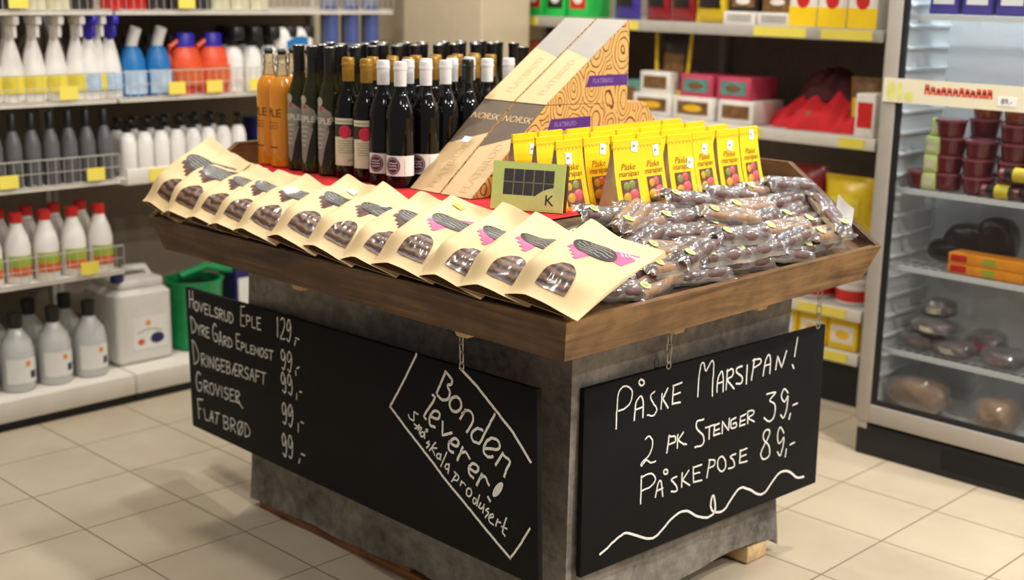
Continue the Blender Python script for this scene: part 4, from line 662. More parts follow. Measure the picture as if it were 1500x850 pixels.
for k, (x0, x1, pos) in enumerate(((2.2, 2.305, 'nearer the yellow bags'), (2.311, 2.416, 'nearer the bottles'))):
    carton(f'lower flatbread carton with sloping front and a brown printed band, {pos}', x0, x1, LOW, LOWF,
           [('front_print', 'card_beige', 0, 0, .50, .66), ('brown_band', 'card_brown', .50, .66, 1, 1)], 0, (-2.372, -2.52, 1.112, 1.142) if k == 0 else None, (.5, .56) if k else None,
           (('FLATBRØD', .034, True, .30, .62, 'print_tan'), ('NORSK', .030, False, .82, .5, 'print_tan')))
    carton(f'upper flatbread carton with grey tip and swirl-printed side, {pos}', x0, x1, UPP, UPF,
           [('front_print', 'card_beige', 0, 0, .62, .52), ('grey_band', 'card_grey', .62, .52, 1, 1)], 0, (-2.51, -2.660, 1.215, 1.243) if k == 0 else None, None,
           (('FLATBRØD', .030, True, .30, .55, 'print_tan'),))

# ================================================================== yellow marzipan bags
def make_gable(detail, W=.080, D=.066, Hh=.152, seed=0):
    """front looks along local -X; W runs along Y"""
    t = thing('marzipan_bag', 'x', 'bag'); rnd = random.Random(seed)
    hw, hd = W / 2, D / 2
    def fx(z): return -hd + (hd - .002) * max(0, (z - .012)) / (Hh - .012) + .004 * math.sin(PI * min(1, z / Hh))
    bm = BM(); grid(bm, lambda a, b: (fx(b * Hh), (.5 - a) * W * (1 - .04 * b), b * Hh), 8, 14); grid(bm, lambda a, b: (-fx(b * Hh), (a - .5) * W * (1 - .04 * b), b * Hh), 8, 14)
    box(bm, (-.0028, -hw * .96, Hh - .014), (.0028, hw * .96, Hh + .006))
    box(bm, (-hd, -hw, 0), (hd, hw, .004)); obj('yellow_panel', bm, 'yellow_card', t)
    bm = BM()
    for s in (-1, 1): grid(bm, lambda a, b: (fx(b * Hh) * (1 - 2 * a), s * (hw * (1 - .04 * b) - .010 * math.sin(PI * a) * b), b * Hh), 6, 10)
    obj('side_gusset', bm, 'bag_side', t)
    F = lambda y, z, off: (fx(z) - off, y, z)            # y to the viewer's left is +Y
    bm = BM(); fan(bm, rect(-hw * .62, hw * .62, .012, .070, 6), (0, .04), lambda y, z: F(y, z, .0007), 4); w = obj('window', bm, 'window_dark', t)
    if detail:
        for (y, z, r, m) in ((-.010, .032, .0165, 'egg_pink'), (.0135, .028, .0135, 'egg_yellow'), (-.006, .056, .0115, 'egg_pink' if seed % 3 else 'egg_green'), (.013, .053, .0110, 'egg_yellow' if seed % 2 else 'egg_green')):
            bm = BM(); ball(bm, F(y + rnd.uniform(-.002, .002), z, -.001), r, 14, 10, (.35, 1, 1.05)); obj('marzipan_sweet', bm, m, w)
        bm = BM(); fan(bm, rect(-hw * .62, hw * .62, .012, .070, 6), (0, .04), lambda y, z: F(y, z, .0062 + .001 * math.sin(200 * y)), 4); obj('clear_film', bm, FILM, w)
        bm = text_bm('Påske', .021, lambda x, y: F(-x, .098 + y, .0011), shear=.25); obj('lettering', bm, 'brown_ink', t, smooth=False, recalc=False)
        bm = text_bm('marsipan', .0195, lambda x, y: F(-x, .083 + y, .0011), shear=.25, spacing=.95); obj('lettering', bm, 'brown_ink', t, smooth=False, recalc=False)
    bm = BM(); fan(bm, rect(-hw * .98, hw * .98, .0005, .0105, 6), (0, .005), lambda y, z: F(y, z, .0007), 2); obj('orange_base_strip', bm, 'yellow_orange', t)
    bm = BM()
    for k in range(7): strokes(bm, [[(-hw * .86 + k * hw * .27 + .004 * i, .1405 + .003 * (-1) ** i) for i in range(3)]], .0012, lambda y, z, h: F(y, z, .0011))
    obj('top_stitching', bm, 'brown_ink', t, smooth=False)
    return t
def price_tag(t, y, z, turn, W=.080, D=.066, Hh=.152, s='89,-'):
    hd = D / 2
    fx = lambda z: -hd + (hd - .002) * max(0, (z - .012)) / (Hh - .012) + .004 * math.sin(PI * min(1, z / Hh))
    c, sn = math.cos(turn), math.sin(turn)
    bm = BM(); fan(bm, [(y + a * c - b * sn, z + a * sn + b * c) for a, b in rect(-.0105, .0105, -.0125, .0125, 3)], (y, z), lambda p, q: (fx(q) - .0013, p, q), 2); g = obj('price_sticker', bm, 'sticker', t)
    bm = text_bm(s, .0095, lambda x, q: (fx(z + q) - .0019, y - x, z + q)); obj('price_print', bm, 'print_dark', g, smooth=False, recalc=False)
GX, GZ = 1.905, PZ + .0005
front_bags = [(-2.305, -3, (-.026, .143, .2)), (-2.398, 2, (-.016, .128, -.1)), (-2.503, -4, (-.030, .090, .25)), (-2.598, 3, (-.004, .117, .3)), (-2.696, -2, (-.006, .119, .3)), (-2.791, 4, (-.012, .138, .1))]
for k, (y, turn, st) in enumerate(front_bags):
    t = make_gable(True, W=.091, seed=k); t.location = (GX + .004 * (k % 2), y, GZ); t.rotation_euler = (0, 0, math.radians(turn))
    tag(t, f'yellow marzipan bag with sweets in its window, {ORD[k]} from near end of front row', 'bag', 'yellow marzipan bags')
    price_tag(t, st[0], st[1], st[2])
t = make_gable(True, W=.091, seed=9); t.location = (1.983, -2.198, GZ); tag(t, 'yellow marzipan bag right behind the green chocolate box', 'bag', 'yellow marzipan bags'); price_tag(t, .006, .118, .1)
t = make_gable(True, W=.091, seed=11); t.location = (1.984, -2.293, GZ); tag(t, 'yellow marzipan bag between the front row and the one behind the chocolate box', 'bag', 'yellow marzipan bags'); price_tag(t, -.02, .13, .2)
back = make_gable(False, W=.091, seed=4)
first = True
for r, x in enumerate((1.983, 2.062, 2.141)):
    for k in range(7 if r else 6):
        if r == 0 and k == 0: continue
        y = (-2.216 if r else -2.198) - .0935 * (k + (0 if r else 1)) + random.uniform(-.003, .003)
        lab = f'yellow marzipan bag {ORD[k + (0 if r else 1)]} along the {("second", "third", "rear")[r]} row'
        if first: o = back; first = False; o['label'] = lab; o['group'] = 'yellow marzipan bags'
        else: o = dup(back, lab, 'yellow marzipan bags')
        o.location = (x + random.uniform(-.004, .004), y, GZ); o.rotation_euler = (0, 0, math.radians(random.uniform(-4, 4)))
        if k == 0: price_tag(o, -.022, .12, .2)

# ================================================================== green chocolate box leaning on the bags
r = Vector((-.153, -.073, 0)).normalized(); n0 = Vector((r.y, -r.x, 0)); u = (Vector((0, 0, 1)) - n0 * .20).normalized(); n0 = r.cross(u)
t = bpy.data.objects.new('chocolate_box', None); COL.objects.link(t); m = Matrix.Identity(4)
for i in range(3): m[i][0], m[i][1], m[i][2] = r[i], u[i], n0[i]
m.translation = Vector((2.005, -2.088, PZ + .006)); t.matrix_world = m
tag(t, 'lime green box of dark chocolates with a clear window, leaning on the yellow bags', 'chocolate box')
W2, H2, D2 = .170, .108, .030
bm = BM(); box(bm, (-W2 / 2, 0, -D2), (W2 / 2, H2, -.0008), .0015); obj('carton', bm, 'box_black', t)
wx0, wx1, wy0, wy1 = -.058, .060, .034, .092
bm = BM()
for lo, hi in (((-W2 / 2, 0), (W2 / 2, wy0)), ((-W2 / 2, wy1), (W2 / 2, H2)), ((-W2 / 2, wy0), (wx0, wy1)), ((wx1, wy0), (W2 / 2, wy1))): box(bm, (lo[0], lo[1], -.004), (hi[0], hi[1], .0004))
obj('lime_sleeve', bm, 'lime_card', t)
bm = BM()
for i in range(1, 5): x = wx0 + (wx1 - wx0) * i / 5; box(bm, (x - .0012, wy0, -.002), (x + .0012, wy1, .0002))
box(bm, (wx0, (wy0 + wy1) / 2 - .0012, -.002), (wx1, (wy0 + wy1) / 2 + .0012, .0002)); obj('tray_divider', bm, 'gold_line', t)
for i in range(5):
    for j in range(2):
        x = wx0 + (wx1 - wx0) * (i + .5) / 5; y = wy0 + (wy1 - wy0) * (j + .5) / 2
        bm = BM(); box(bm, (x - .0098, y - .0118, -.004), (x + .0098, y + .0118, -.0004), .0014); obj('chocolate', bm, 'choc_dark', t)
bm = BM(); box(bm, (wx0, wy0, .0003), (wx1, wy1, .0006)); obj('window_film', bm, FILM, t)
bm = BM(); fan(bm, [(.078, .004)] + [(.078 - .072 * math.sin(PI / 2 * i / 14), .004 + .052 * math.cos(PI / 2 * i / 14)) for i in range(15)], (.056, .018), lambda x, y: (x, y, .0009), 2); lb = obj('leaf_label', bm, 'lime_light', t)
bm = text_bm('K', .034, lambda x, y: (.052 + x, .025 + y, .0014)); obj('monogram', bm, 'print_dark', lb, smooth=False, recalc=False)

# ================================================================== packs of chocolate sticks on the right slope
def make_pack(kind, seed):
    """lies along local X; two sticks in crinkled film with flat fins at the ends"""
    rnd = random.Random(seed); t = thing('chocolate_stick_pack', 'x', 'pack'); L, R = .146, .0118
    for s in (-1, 1):
        bm = BM(); pts = [(-L / 2 + L * i / 14, s * .0125 + rnd.uniform(-.0006, .0006), R + .001) for i in range(15)]
        tube(bm, pts, R, 12)
        for v in bm.verts: v.co += Vector((rnd.uniform(-.0006, .0006), rnd.uniform(-.0005, .0005), rnd.uniform(-.0005, .0005)))
        obj('chocolate_stick', bm, 'choc_stick_light' if kind == 'light' else 'choc_stick', t)
    bm = BM(); E = L / 2 + .018
    ph = [rnd.uniform(0, 6) for _ in range(6)]
    def film(a, b):
        x = -E + 2 * E * a; y = (b - .5) * 2; end = min(1, max(0, (E - abs(x)) / .018)); end = end * end * (3 - 2 * end)
        hw = .0285 + .003 * (1 - end)
        lobe = .0255 - .0045 * math.exp(-(y / .22) ** 2)
        z = .001 + end * lobe * max(0, 1 - abs(y) ** 3.2) ** .7 + .010 * (1 - end)
        z += (1 - end) * .006 * math.sin(150 * y * hw + ph[0]) + .0012 * math.sin(90 * x + 60 * y * hw + ph[1]) + .001 * math.sin(170 * x - 140 * y * hw + ph[2]) + rnd.uniform(-.0008, .0008)
        return (x + .002 * math.sin(4 * y + ph[3]) * (1 - end), y * hw + .0015 * math.sin(70 * x + ph[4]), max(.0004, z))
    grid(bm, film, 34, 20)
    obj('cellophane', bm, CELLO, t)
    if kind != 'plain':
        bm = BM(); fan(bm, ellipse(-.052, -.004, .0105, .0125, 16), (-.052, -.004), lambda x, y: (x, y, .0272), 2); lb = obj('round_label', bm, 'lime_light', t)
        bm = BM(); strokes(bm, [squiggle(-.058, -.046, -.004 + .004 * q, .001, 6, rnd) for q in (-1, 0, 1)], .0012, lambda x, y, z: (x, y, .0278)); obj('small_print', bm, 'brown_ink', lb, smooth=False)
    return t
PACKS = {k: [] for k in ('label', 'plain', 'light')}
protos = {k: make_pack(k, i + 1) for i, k in enumerate(('label', 'plain', 'light'))}
used = set()
SR = math.atan2(PZ - .845, .27)
def pack(kind, s, y, lift, yaw, pitch, label):
    """s: distance up the slope from the right-hand rim; yaw from the direction along the rim"""
    if kind not in used: o = protos[kind]; used.add(kind); o['label'] = label; o['group'] = 'cellophane packs of chocolate sticks'
    else: o = dup(protos[kind], label, 'cellophane packs of chocolate sticks')
    ax = Vector((0, -1, 0)); up = Vector((math.cos(SR), 0, math.sin(SR))); nz = Vector((-math.sin(SR), 0, math.cos(SR)))
    m = Matrix.Identity(4)
    for k, v in enumerate((ax, up, nz)):
        for i in range(3): m[i][k] = v[i]
    m = m @ Matrix.Rotation(math.radians(yaw), 4, 'Z') @ Matrix.Rotation(math.radians(pitch), 4, 'Y')
    p = Vector((1.612, y, .838)) + up * s + nz * lift
    m.translation = p; o.matrix_world = m
rnd = random.Random(21)
ROWN = ['row nearest the rim', 'second row from rim', 'third row from rim', 'fourth row from rim', 'row touching yellow bags']
for layer in range(2):
    for rI in range(5 if layer < 2 else 4):
        s = .038 + .050 * rI + (.02 if layer == 2 else 0) + (.008 if layer == 1 else 0)
        nP = 6
        for k in range(nP):
            y = -1.955 - .148 * k - .03 * (rI % 2) - (.05 if layer == 1 else 0) - (.03 if layer == 2 else 0) + rnd.uniform(-.02, .02)
            if y < -2.80: y = -2.80 + rnd.uniform(0, .02)
            if layer == 2 and rnd.random() < .25: continue
            if (layer > 0 or rI > 0) and y > -2.085: continue
            kind = rnd.choice(['label', 'label', 'plain', 'plain', 'light'])
            pack(kind, s + rnd.uniform(-.008, .008), y, .006 + .024 * layer + rnd.uniform(0, .008), rnd.uniform(-16, 16), rnd.uniform(-5, 5),
                 f'chocolate stick pack, {("bottom", "middle", "top")[layer]} layer, {ROWN[rI]}, {ORD[k]} from near corner')
for q, (s, y, lift, yaw, kind, lab) in enumerate(((.075, -2.79, .060, 62, 'label', 'chocolate stick pack lying crosswise by the far end board'), (.20, -2.17, .058, 24, 'light', 'pale brown stick pack with a white fin beside the green chocolate box'),
        (.225, -2.82, .052, -10, 'plain', 'dark stick pack on top of the pile below the last yellow bag'), (.14, -2.45, .062, -20, 'light', 'pale brown stick pack lying across the middle of the pile'),
        (.05, -2.22, .058, 14, 'label', 'stick pack with a round yellow label over the near rim'), (.07, -2.40, .060, -8, 'label', 'stick pack with bright label resting high above the rim'))):
    pack(kind, s, y, lift, yaw, rnd.uniform(-4, 4), lab)
bm = BM(); grid(bm, lambda a, b: (1.640 + .05 * a - .0, -2.868 + .012 * b * (1 - .4 * b) * -1.2 + .004 * math.sin(5 * a), .885 + .055 * b + .03 * a), 6, 6)
tag(obj('price_card', bm, 'sticker'), 'blank white card propped against the far end board', 'card')
mat('blue_grey', (120, 124, 146), .4); mat('blue_dull', (70, 84, 140), .4)

# ================================================================== cleaning aisle shelving on the far left (faces -X)
def wire_front(bm, X, y0, y1, z0, z1, step=.028, horiz=3):
    for k in range(horiz): tube(bm, [(X, y0, z0 + (z1 - z0) * k / (horiz - 1)), (X, y1, z0 + (z1 - z0) * k / (horiz - 1))], .0022 if k in (0, horiz - 1) else .0014, 5)
    n = int((y1 - y0) / step)
    for i in range(n + 1): y = y0 + (y1 - y0) * i / n; tube(bm, [(X, y, z0), (X, y, z1)], .0013, 4)
def left_shelf(label, y0, y1, levels, loc_y, deck=True):
    t = thing('shelf_unit', label, 'shelving', (4.3, loc_y, 0), 0, 'cleaning aisle shelving')
    P = lambda x, y, z: (x - 4.3, y - loc_y, z)
    def pbox(nm, m, lo, hi, bev=0, par=None): bm = BM(); box(bm, P(*lo), P(*hi), bev); return obj(nm, bm, m, par or t, smooth=bool(bev))
    pbox('back_panel', 'panel_taupe', (4.60, y0, .03), (4.63, y1, 2.0))
    pbox('plinth', 'plinth_black', (4.045, y0, 0), (4.60, y1, .032)); pbox('base_deck', 'shelf_white', (4.03, y0, .032), (4.60, y1, .104), .004)
    for y in (y0, y1 - .02): pbox('upright', 'shelf_grey', (4.575, y, .104), (4.60, y + .02, 2.0))
    for X, z, kind, tags in levels:
        if kind == 'wire':
            bm = BM(); wire_front(bm, X - 4.3, y0 + .01 - loc_y, y1 - .01 - loc_y, z + .004, z + .09)
            for q in range(9): tube(bm, [P(X, y0 + .02 + (y1 - y0 - .04) * q / 8, z + .006), P(4.58, y0 + .02 + (y1 - y0 - .04) * q / 8, z + .006)], .002, 5)
            w = obj('wire_basket', bm, 'wire', t); pbox('shelf_board', 'shelf_white', (X + .01, y0 + .005, z - .012), (4.59, y1 - .005, z), 0)
        else: pbox('shelf_board', 'shelf_white', (X, y0 + .005, z - .022), (4.59, y1 - .005, z), .003); pbox('price_rail', 'shelf_white', (X - .012, y0 + .005, z - .018), (X, y1 - .005, z + .036), .002)
        for y in tags: pbox('price_label', 'price_yellow', (X - .016, y - .032, z + .010 if kind == 'wire' else z - .012), (X - .013, y + .032, z + .052 if kind == 'wire' else z + .03))
    return t
left_shelf('white shelving with wire baskets of cleaning bottles, nearer the left edge of the aisle', -2.235, -1.05, [(4.05, .475, 'wire', (-2.09,)), (4.05, .79, 'wire', (-1.83, -2.13)), (4.05, 1.062, 'wire', (-2.05, -1.6)), (4.05, 1.352, 'wire', (-1.9,))], -1.64)
left_shelf('white shelving behind the bottle display, ending at the cream pillar', -3.45, -2.24, [(4.05, .79, 'flat', (-2.36, -2.9)), (4.05, 1.062, 'wire', (-2.45, -2.60, -2.78)), (4.05, 1.352, 'wire', (-2.5,))], -2.84)

def vessel(name, prof, m, extras=(), n=20, sy=1.0):
    """a lathe-turned bottle, flattened to sy across X; extras are (part, profile or function, material)"""
    t = thing(name, 'x', 'bottle'); bm = BM(); lathe(bm, prof, n)
    for v in bm.verts: v.co.x *= sy
    obj('bottle_body', bm, m, t)
    for nm, pr, mm in extras:
        if callable(pr): bm = pr()
        else:
            bm = BM(); lathe(bm, pr, n)
            for v in bm.verts: v.co.x *= sy
        obj(nm, bm, mm, t)
    return t
def trigger():
    bm = BM(); box(bm, (-.06, -.011, .245), (.025, .011, .275), .006); box(bm, (-.045, -.007, .205), (-.034, .007, .245), .003); lathe(bm, [(.014, .195), (.014, .245)], 14); return bm
def trigger_low():
    bm = BM(); box(bm, (-.052, -.024, .185), (.035, .024, .235), .012); lathe(bm, [(.018, .160), (.018, .19)], 14); return bm
def pump():
    bm = BM(); lathe(bm, [(.014, .150), (.014, .165), (.005, .166), (.005, .185)], 12); box(bm, (-.034, -.008, .183), (.012, .008, .196), .003); return bm
def handle_jug():
    bm = BM(); tube(bm, [(0, .030, .185), (0, .062, .165), (0, .066, .12), (0, .05, .09)], .010, 8); return bm
def lab(R, z0, z1, a0=PI, half=1.1, sy=1.0):
    def f():
        bm = BM(); grid(bm, lambda a, b: ((R + .001) * math.cos(a0 + (a - .5) * 2 * half) * sy, (R + .001) * math.sin(a0 + (a - .5) * 2 * half), z0 + (z1 - z0) * b), 12, 2); return bm
    return f
PV = {
 'red': lambda: vessel('cleaner_bottle', [(.040, 0), (.043, .006), (.043, .115), (.036, .150), (.020, .190), (.018, .20)], 'plastic_white', [('cap', [(.021, .198), (.021, .228), (.018, .230)], 'plastic_red'), ('green_label', lab(.043, .055, .092), 'label_lime'), ('orange_label', lab(.043, .025, .055), 'label_orange')]),
 'clear': lambda: vessel('refill_bottle', [(.052, 0), (.056, .008), (.056, .135), (.048, .170), (.026, .20), (.020, .215)], CLEARP, [('liquid', [(.050, .006), (.050, .130), (.042, .160)], 'pale_liquid'), ('cap', [(.022, .212), (.024, .262), (.020, .265)], 'plastic_black'), ('label', lab(.056, .03, .115), 'label_white'), ('label_dot', lab(.0565, .045, .07, PI + .55, .22), 'plastic_navy'), ('label_sun', lab(.0565, .088, .105, PI + .2, .14), 'yellow_orange')]),
 'greyb': lambda: vessel('dark_bottle', [(.026, 0), (.028, .005), (.028, .13), (.022, .16), (.012, .185)], 'plastic_greybottle', [('cap', [(.013, .183), (.014, .235), (.011, .24)], 'plastic_black')]),
 'pump': lambda: vessel('pump_bottle', [(.028, 0), (.030, .005), (.030, .115), (.024, .14), (.013, .152)], 'plastic_white', [('pump', pump, 'plastic_black')]),
 'spraywhite': lambda: vessel('spray_bottle', [(.036, 0), (.040, .006), (.040, .10), (.030, .15), (.015, .20)], 'plastic_white', [('trigger', trigger, 'plastic_white'), ('label', lab(.040, .03, .085), 'label_yellow')], sy=.7),
 'spraylow': lambda: vessel('spray_bottle', [(.036, 0), (.040, .006), (.040, .10), (.030, .15), (.015, .20)], 'plastic_white', [('trigger', trigger, 'plastic_purple'), ('label', lab(.040, .03, .085), 'plastic_lightblue')], sy=.7),
 'sprayblue': lambda: vessel('toilet_cleaner', [(.044, 0), (.047, .006), (.047, .12), (.034, .155), (.020, .17)], 'plastic_blue', [('white_neck', lambda: tube_bm([(.01, 0, .15), (0, -.004, .19), (-.014, -.012, .232)], .020), 'plastic_white'), ('label', lab(.047, .01, .09), 'plastic_lightblue')], sy=.8),
 'orange': lambda: vessel('detergent_bottle', [(.056, 0), (.060, .008), (.060, .12), (.050, .15), (.034, .165)], 'plastic_orange', [('cap', [(.036, .163), (.036, .205), (.030, .212)], 'plastic_purple'), ('label', lab(.060, .03, .10), 'label_orange'), ('jug_handle', handle_jug, 'plastic_orange')], sy=.7),
 'whiteblack': lambda: vessel('bleach_bottle', [(.034, 0), (.037, .006), (.037, .12), (.030, .15), (.016, .165)], 'plastic_white', [('trigger', trigger_low, 'plastic_black')]),
 'bluetall': lambda: vessel('tall_blue_bottle', [(.03, 0), (.034, .006), (.034, .21), (.026, .235)], 'blue_grey', [('cap', [(.014, .233), (.014, .25)], 'plastic_navy'), ('label', lab(.034, .05, .19), 'blue_dull')]),
 'pale': lambda: vessel('pale_bottle', [(.036, 0), (.040, .006), (.040, .13), (.03, .16), (.016, .175)], 'label_cream', [('cap', [(.017, .173), (.017, .2)], 'plastic_white')]),
 'redlow': lambda: vessel('red_bottle', [(.036, 0), (.040, .006), (.040, .13), (.03, .16), (.016, .175)], 'plastic_red', [('cap', [(.017, .173), (.017, .2)], 'plastic_white')]),
 'darklow': lambda: vessel('dark_squat_bottle', [(.036, 0), (.040, .006), (.040, .13), (.03, .16), (.016, .175)], 'plastic_dark', [('cap', [(.017, .173), (.017, .2)], 'plastic_black')]),
}
def tube_bm(pts, r): bm = BM(); tube(bm, pts, r, 12); return bm
PVO = {}
def shelf_item(kind, x, y, z, label, group, cat='bottle', rz=0):
    if kind not in PVO: o = PV[kind](); PVO[kind] = o; o['label'] = label; o['group'] = group; o['category'] = cat
    else: o = dup(PVO[kind], label, group); o['category'] = cat
    o.location = (x, y, z); o.rotation_euler = (0, 0, rz)
rnd = random.Random(8)
for k in range(6): shelf_item('red', 4.12, -2.175 + .098 * k, .4765, f'red-capped white bottle with green-orange label, {ORD[k]} from right end of the low basket', 'red-capped cleaner bottles')
for k in range(4): shelf_item('red', 4.23, -2.165 + .098 * k, .4765, f'red-capped white bottle in the second row of the low basket, {ORD[k]} from its right end', 'red-capped cleaner bottles')
for k in range(4): shelf_item('clear', 4.14, -2.128 + .132 * k, .1055, f'clear refill bottle with dark cap on the base deck, {ORD[k]} from the white jerrycan', 'clear refill bottles')
for k in range(4): shelf_item('clear', 4.29, -2.115 + .132 * k, .1055, f'clear refill bottle in the row behind on the base deck, {ORD[k]} from the right', 'clear refill bottles')
for k in range(9): shelf_item('greyb', 4.10, -2.20 + .064 * k, .7915, f'dark slim bottle on the middle left shelf, {ORD[k]} from the right', 'dark slim bottles')
for k in range(8): shelf_item('pump', 4.115, -2.295 - .064 * k, .7915, f'white pump bottle with black pump, {ORD[k]} from the left of its shelf', 'white pump bottles')
for k in range(7): shelf_item('pump', 4.20, -2.30 - .064 * k, .7915, f'white pump bottle of the row behind, {ORD[k]} from the left', 'white pump bottles')
for k in range(6): shelf_item('spraywhite', 4.13, -1.83 - .075 * k, 1.0635, f'white trigger spray with yellow label, {ORD[k]} from the left edge', 'white trigger sprays')
for k in range(4): shelf_item('spraywhite', 4.24, -1.86 - .085 * k, 1.0635, f'white trigger spray of the row behind, {ORD[k]} from the left edge', 'white trigger sprays')
for k in range(2): shelf_item('spraylow', 4.12, -2.17 - .075 * k + (0 if not k else -.0), 1.0635, f'white spray bottle with violet trigger, {ORD[k]} from the left', 'violet trigger sprays')
for k in range(2): shelf_item('sprayblue', 4.13, -2.335 - .098 * k, 1.0635, f'blue bottle with slanting white neck, {("left", "right")[k]} one of the two', 'blue slant-necked bottles')
for k in range(2): shelf_item('orange', 4.13, -2.545 - .112 * k, 1.0635, f'orange-red jug with violet cap, {("left", "right")[k]} one of the two', 'orange-red jugs')
for k in range(5): shelf_item('whiteblack', 4.12, -2.735 - .078 * k, 1.0635, f'white bottle with black cap on the upper shelf, {ORD[k]} after the orange jugs', 'white black-capped bottles')
for k in range(4): shelf_item('whiteblack', 4.22, -2.77 - .078 * k, 1.0635, f'white bottle with black cap in the row behind, {ORD[k]} after the orange jugs', 'white black-capped bottles')
for k in range(6): shelf_item('darklow', 4.25, -2.30 - .085 * k, 1.0635, f'dark squat bottle at the back of the upper shelf, {ORD[k]} from the left', 'dark squat bottles')
top = ['darklow', 'darklow', 'pale', 'pale', 'darklow', 'redlow', 'redlow', 'darklow', 'darklow', 'darklow', 'pale', 'pale', 'pale']
cnt = {}
for k, kd in enumerate(top):
    cnt[kd] = cnt.get(kd, 0) + 1
    shelf_item(kd, 4.12, -1.82 - .083 * k - (.03 if k > 4 else 0), 1.3535, f'{ {"darklow": "dark", "pale": "pale cream", "redlow": "red"}[kd] } bottle in the topmost wire basket, {ORD[cnt[kd]-1]} of its colour', 'bottles in the topmost basket')
for k in range(3): shelf_item('bluetall', 4.10, -3.16 - .10 * k, 1.18, f'tall pale blue bottle in front of the pillar, {ORD[k]} from the left', 'tall pale blue bottles')
# the box that carries the tall blue bottles, and the white-blue packs beside it
bm = BM(); box(bm, (4.06, -3.43, 1.0635), (4.30, -3.10, 1.1795), .004); tag(obj('display_box', bm, 'plastic_navy'), 'dark blue box under the tall pale blue bottles', 'box')
for k in range(2):
    t = thing('soft_pack', f'white soft pack with a blue wavy band, {("lower", "upper")[k]} one of the pair', 'pack', (4.16, -3.0 + .012 * k, 1.3535 if False else 1.066 + .115 * k + .0), 0, 'white soft packs')
    bm = BM(); box(bm, (-.09, -.085, 0), (.09, .085, .112), .028, 4); obj('pack_body', bm, 'plastic_white', t)
    bm = BM(); grid(bm, lambda a, b: (-.0912 + .010 * abs(2 * a - 1) ** 6, -.07 + .14 * a, .035 + .03 * b + .014 * math.sin(4 * a)), 14, 2); obj('blue_band', bm, 'plastic_blue', t)
# jerrycan
t = thing('jerrycan', 'large white jerrycan with navy cap and a small printed label on the base deck', 'jerrycan', (4.26, -2.345, .1055), 0)
bm = BM(); box(bm, (-.12, -.112, 0), (.12, .112, .27), .018, 3)
for v in bm.verts:
    if v.co.z > .26: v.co.x *= .9; v.co.y *= .93
obj('can_body', bm, CLEARP if False else 'plastic_white', t)
bm = BM(); box(bm, (-.10, -.095, .268), (.105, .085, .305), .014, 3); obj('can_shoulder', bm, 'plastic_white', t)
bm = BM(); tube(bm, [(-.02, -.08, .295), (-.02, -.06, .33), (-.02, .02, .335), (-.02, .045, .30)], .013, 10); obj('carry_handle', bm, 'plastic_white', t)
bm = BM(); lathe(bm, [(.022, .298), (.024, .302), (.024, .328), (.02, .331)], 20, (-.075, .078, 0)); obj('screw_cap', bm, 'plastic_navy', t)
bm = BM(); box(bm, (-.1222, -.085, .05), (-.1198, .05, .165)); l = obj('label', bm, 'label_white', t)
bm = BM(); fan(bm, ellipse(-.045, .085, .028, .020, 20), (-.045, .085), lambda y, z: (-.1228, y, z), 2); obj('grape_picture', bm, 'plastic_navy', l)
bm = BM(); fan(bm, ellipse(.02, .078, .014, .012, 16), (.02, .078), lambda y, z: (-.1228, y, z), 2); obj('orange_mark', bm, 'label_orange', l)
bm = BM(); fan(bm, ellipse(-.01, .145, .010, .010, 14), (-.01, .145), lambda y, z: (-.1228, y, z), 2); obj('sun_mark', bm, 'yellow_orange', l)
bm = BM(); strokes(bm, [[(.035 - .10 * i / 12, .11 + .012 * math.sin(PI * i / 12)) for i in range(13)]], .004, lambda y, z, h: (-.1230, y, z)); obj('arc_mark', bm, 'print_grey', l, smooth=False)
# green watering can and the small boxes behind it
t = thing('watering_can', 'bright green plastic can with a looped handle behind the chalkboard', 'can', (4.22, -2.60, .1055), 0)
bm = BM(); lathe(bm, [(.085, 0), (.095, .008), (.105, .25), (.112, .262), (.098, .262), (.09, .02)], 28, caps=False); lathe(bm, [(.001, .012), (.092, .012)], 28, caps=False); obj('can_body', bm, 'plastic_green', t)
bm = BM(); tube(bm, [(0, -.10, .10), (-.02, -.17, .13), (-.02, -.19, .20), (-.01, -.17, .27), (0, -.05, .30), (0, .06, .275)], .015, 10); obj('handle', bm, 'plastic_green', t)
bm = BM(); lathe(bm, [(.09, .235), (.08, .24), (.001, .242)], 24, caps=False); obj('inner_dark', bm, 'plastic_black', t)
for k, (y, m, c) in enumerate(((-2.80, 'plastic_navy', 'navy'), (-2.90, 'plastic_red', 'red'), (-3.0, 'plastic_lightblue', 'pale blue'))):
    t = thing('small_carton', f'small {c} carton on the base deck beyond the green can', 'carton', (4.24, y, .1055), 0, 'small cartons on the deck')
    bm = BM(); box(bm, (-.06, -.042, 0), (.06, .042, .34 - .02 * k), .003); obj('carton_body', bm, m, t)
    bm = BM(); box(bm, (-.0615, -.03, .12), (-.0602, .03, .24)); obj('front_label', bm, 'label_white', t)
for k in range(3):
    t = thing('small_carton', f'dull red carton at the back of the middle shelf, {ORD[k]} beyond the white pump bottles', 'carton', (4.15, -2.86 - .09 * k, .7915), 0, 'dull cartons on the middle shelf')
    bm = BM(); box(bm, (-.05, -.04, 0), (.05, .04, .17), .003); obj('carton_body', bm, ('plastic_navy', 'plastic_orange', 'label_orange')[k], t)
    bm = BM(); box(bm, (-.0515, -.028, .05), (-.0502, .028, .12)); obj('front_label', bm, 'label_white', t)

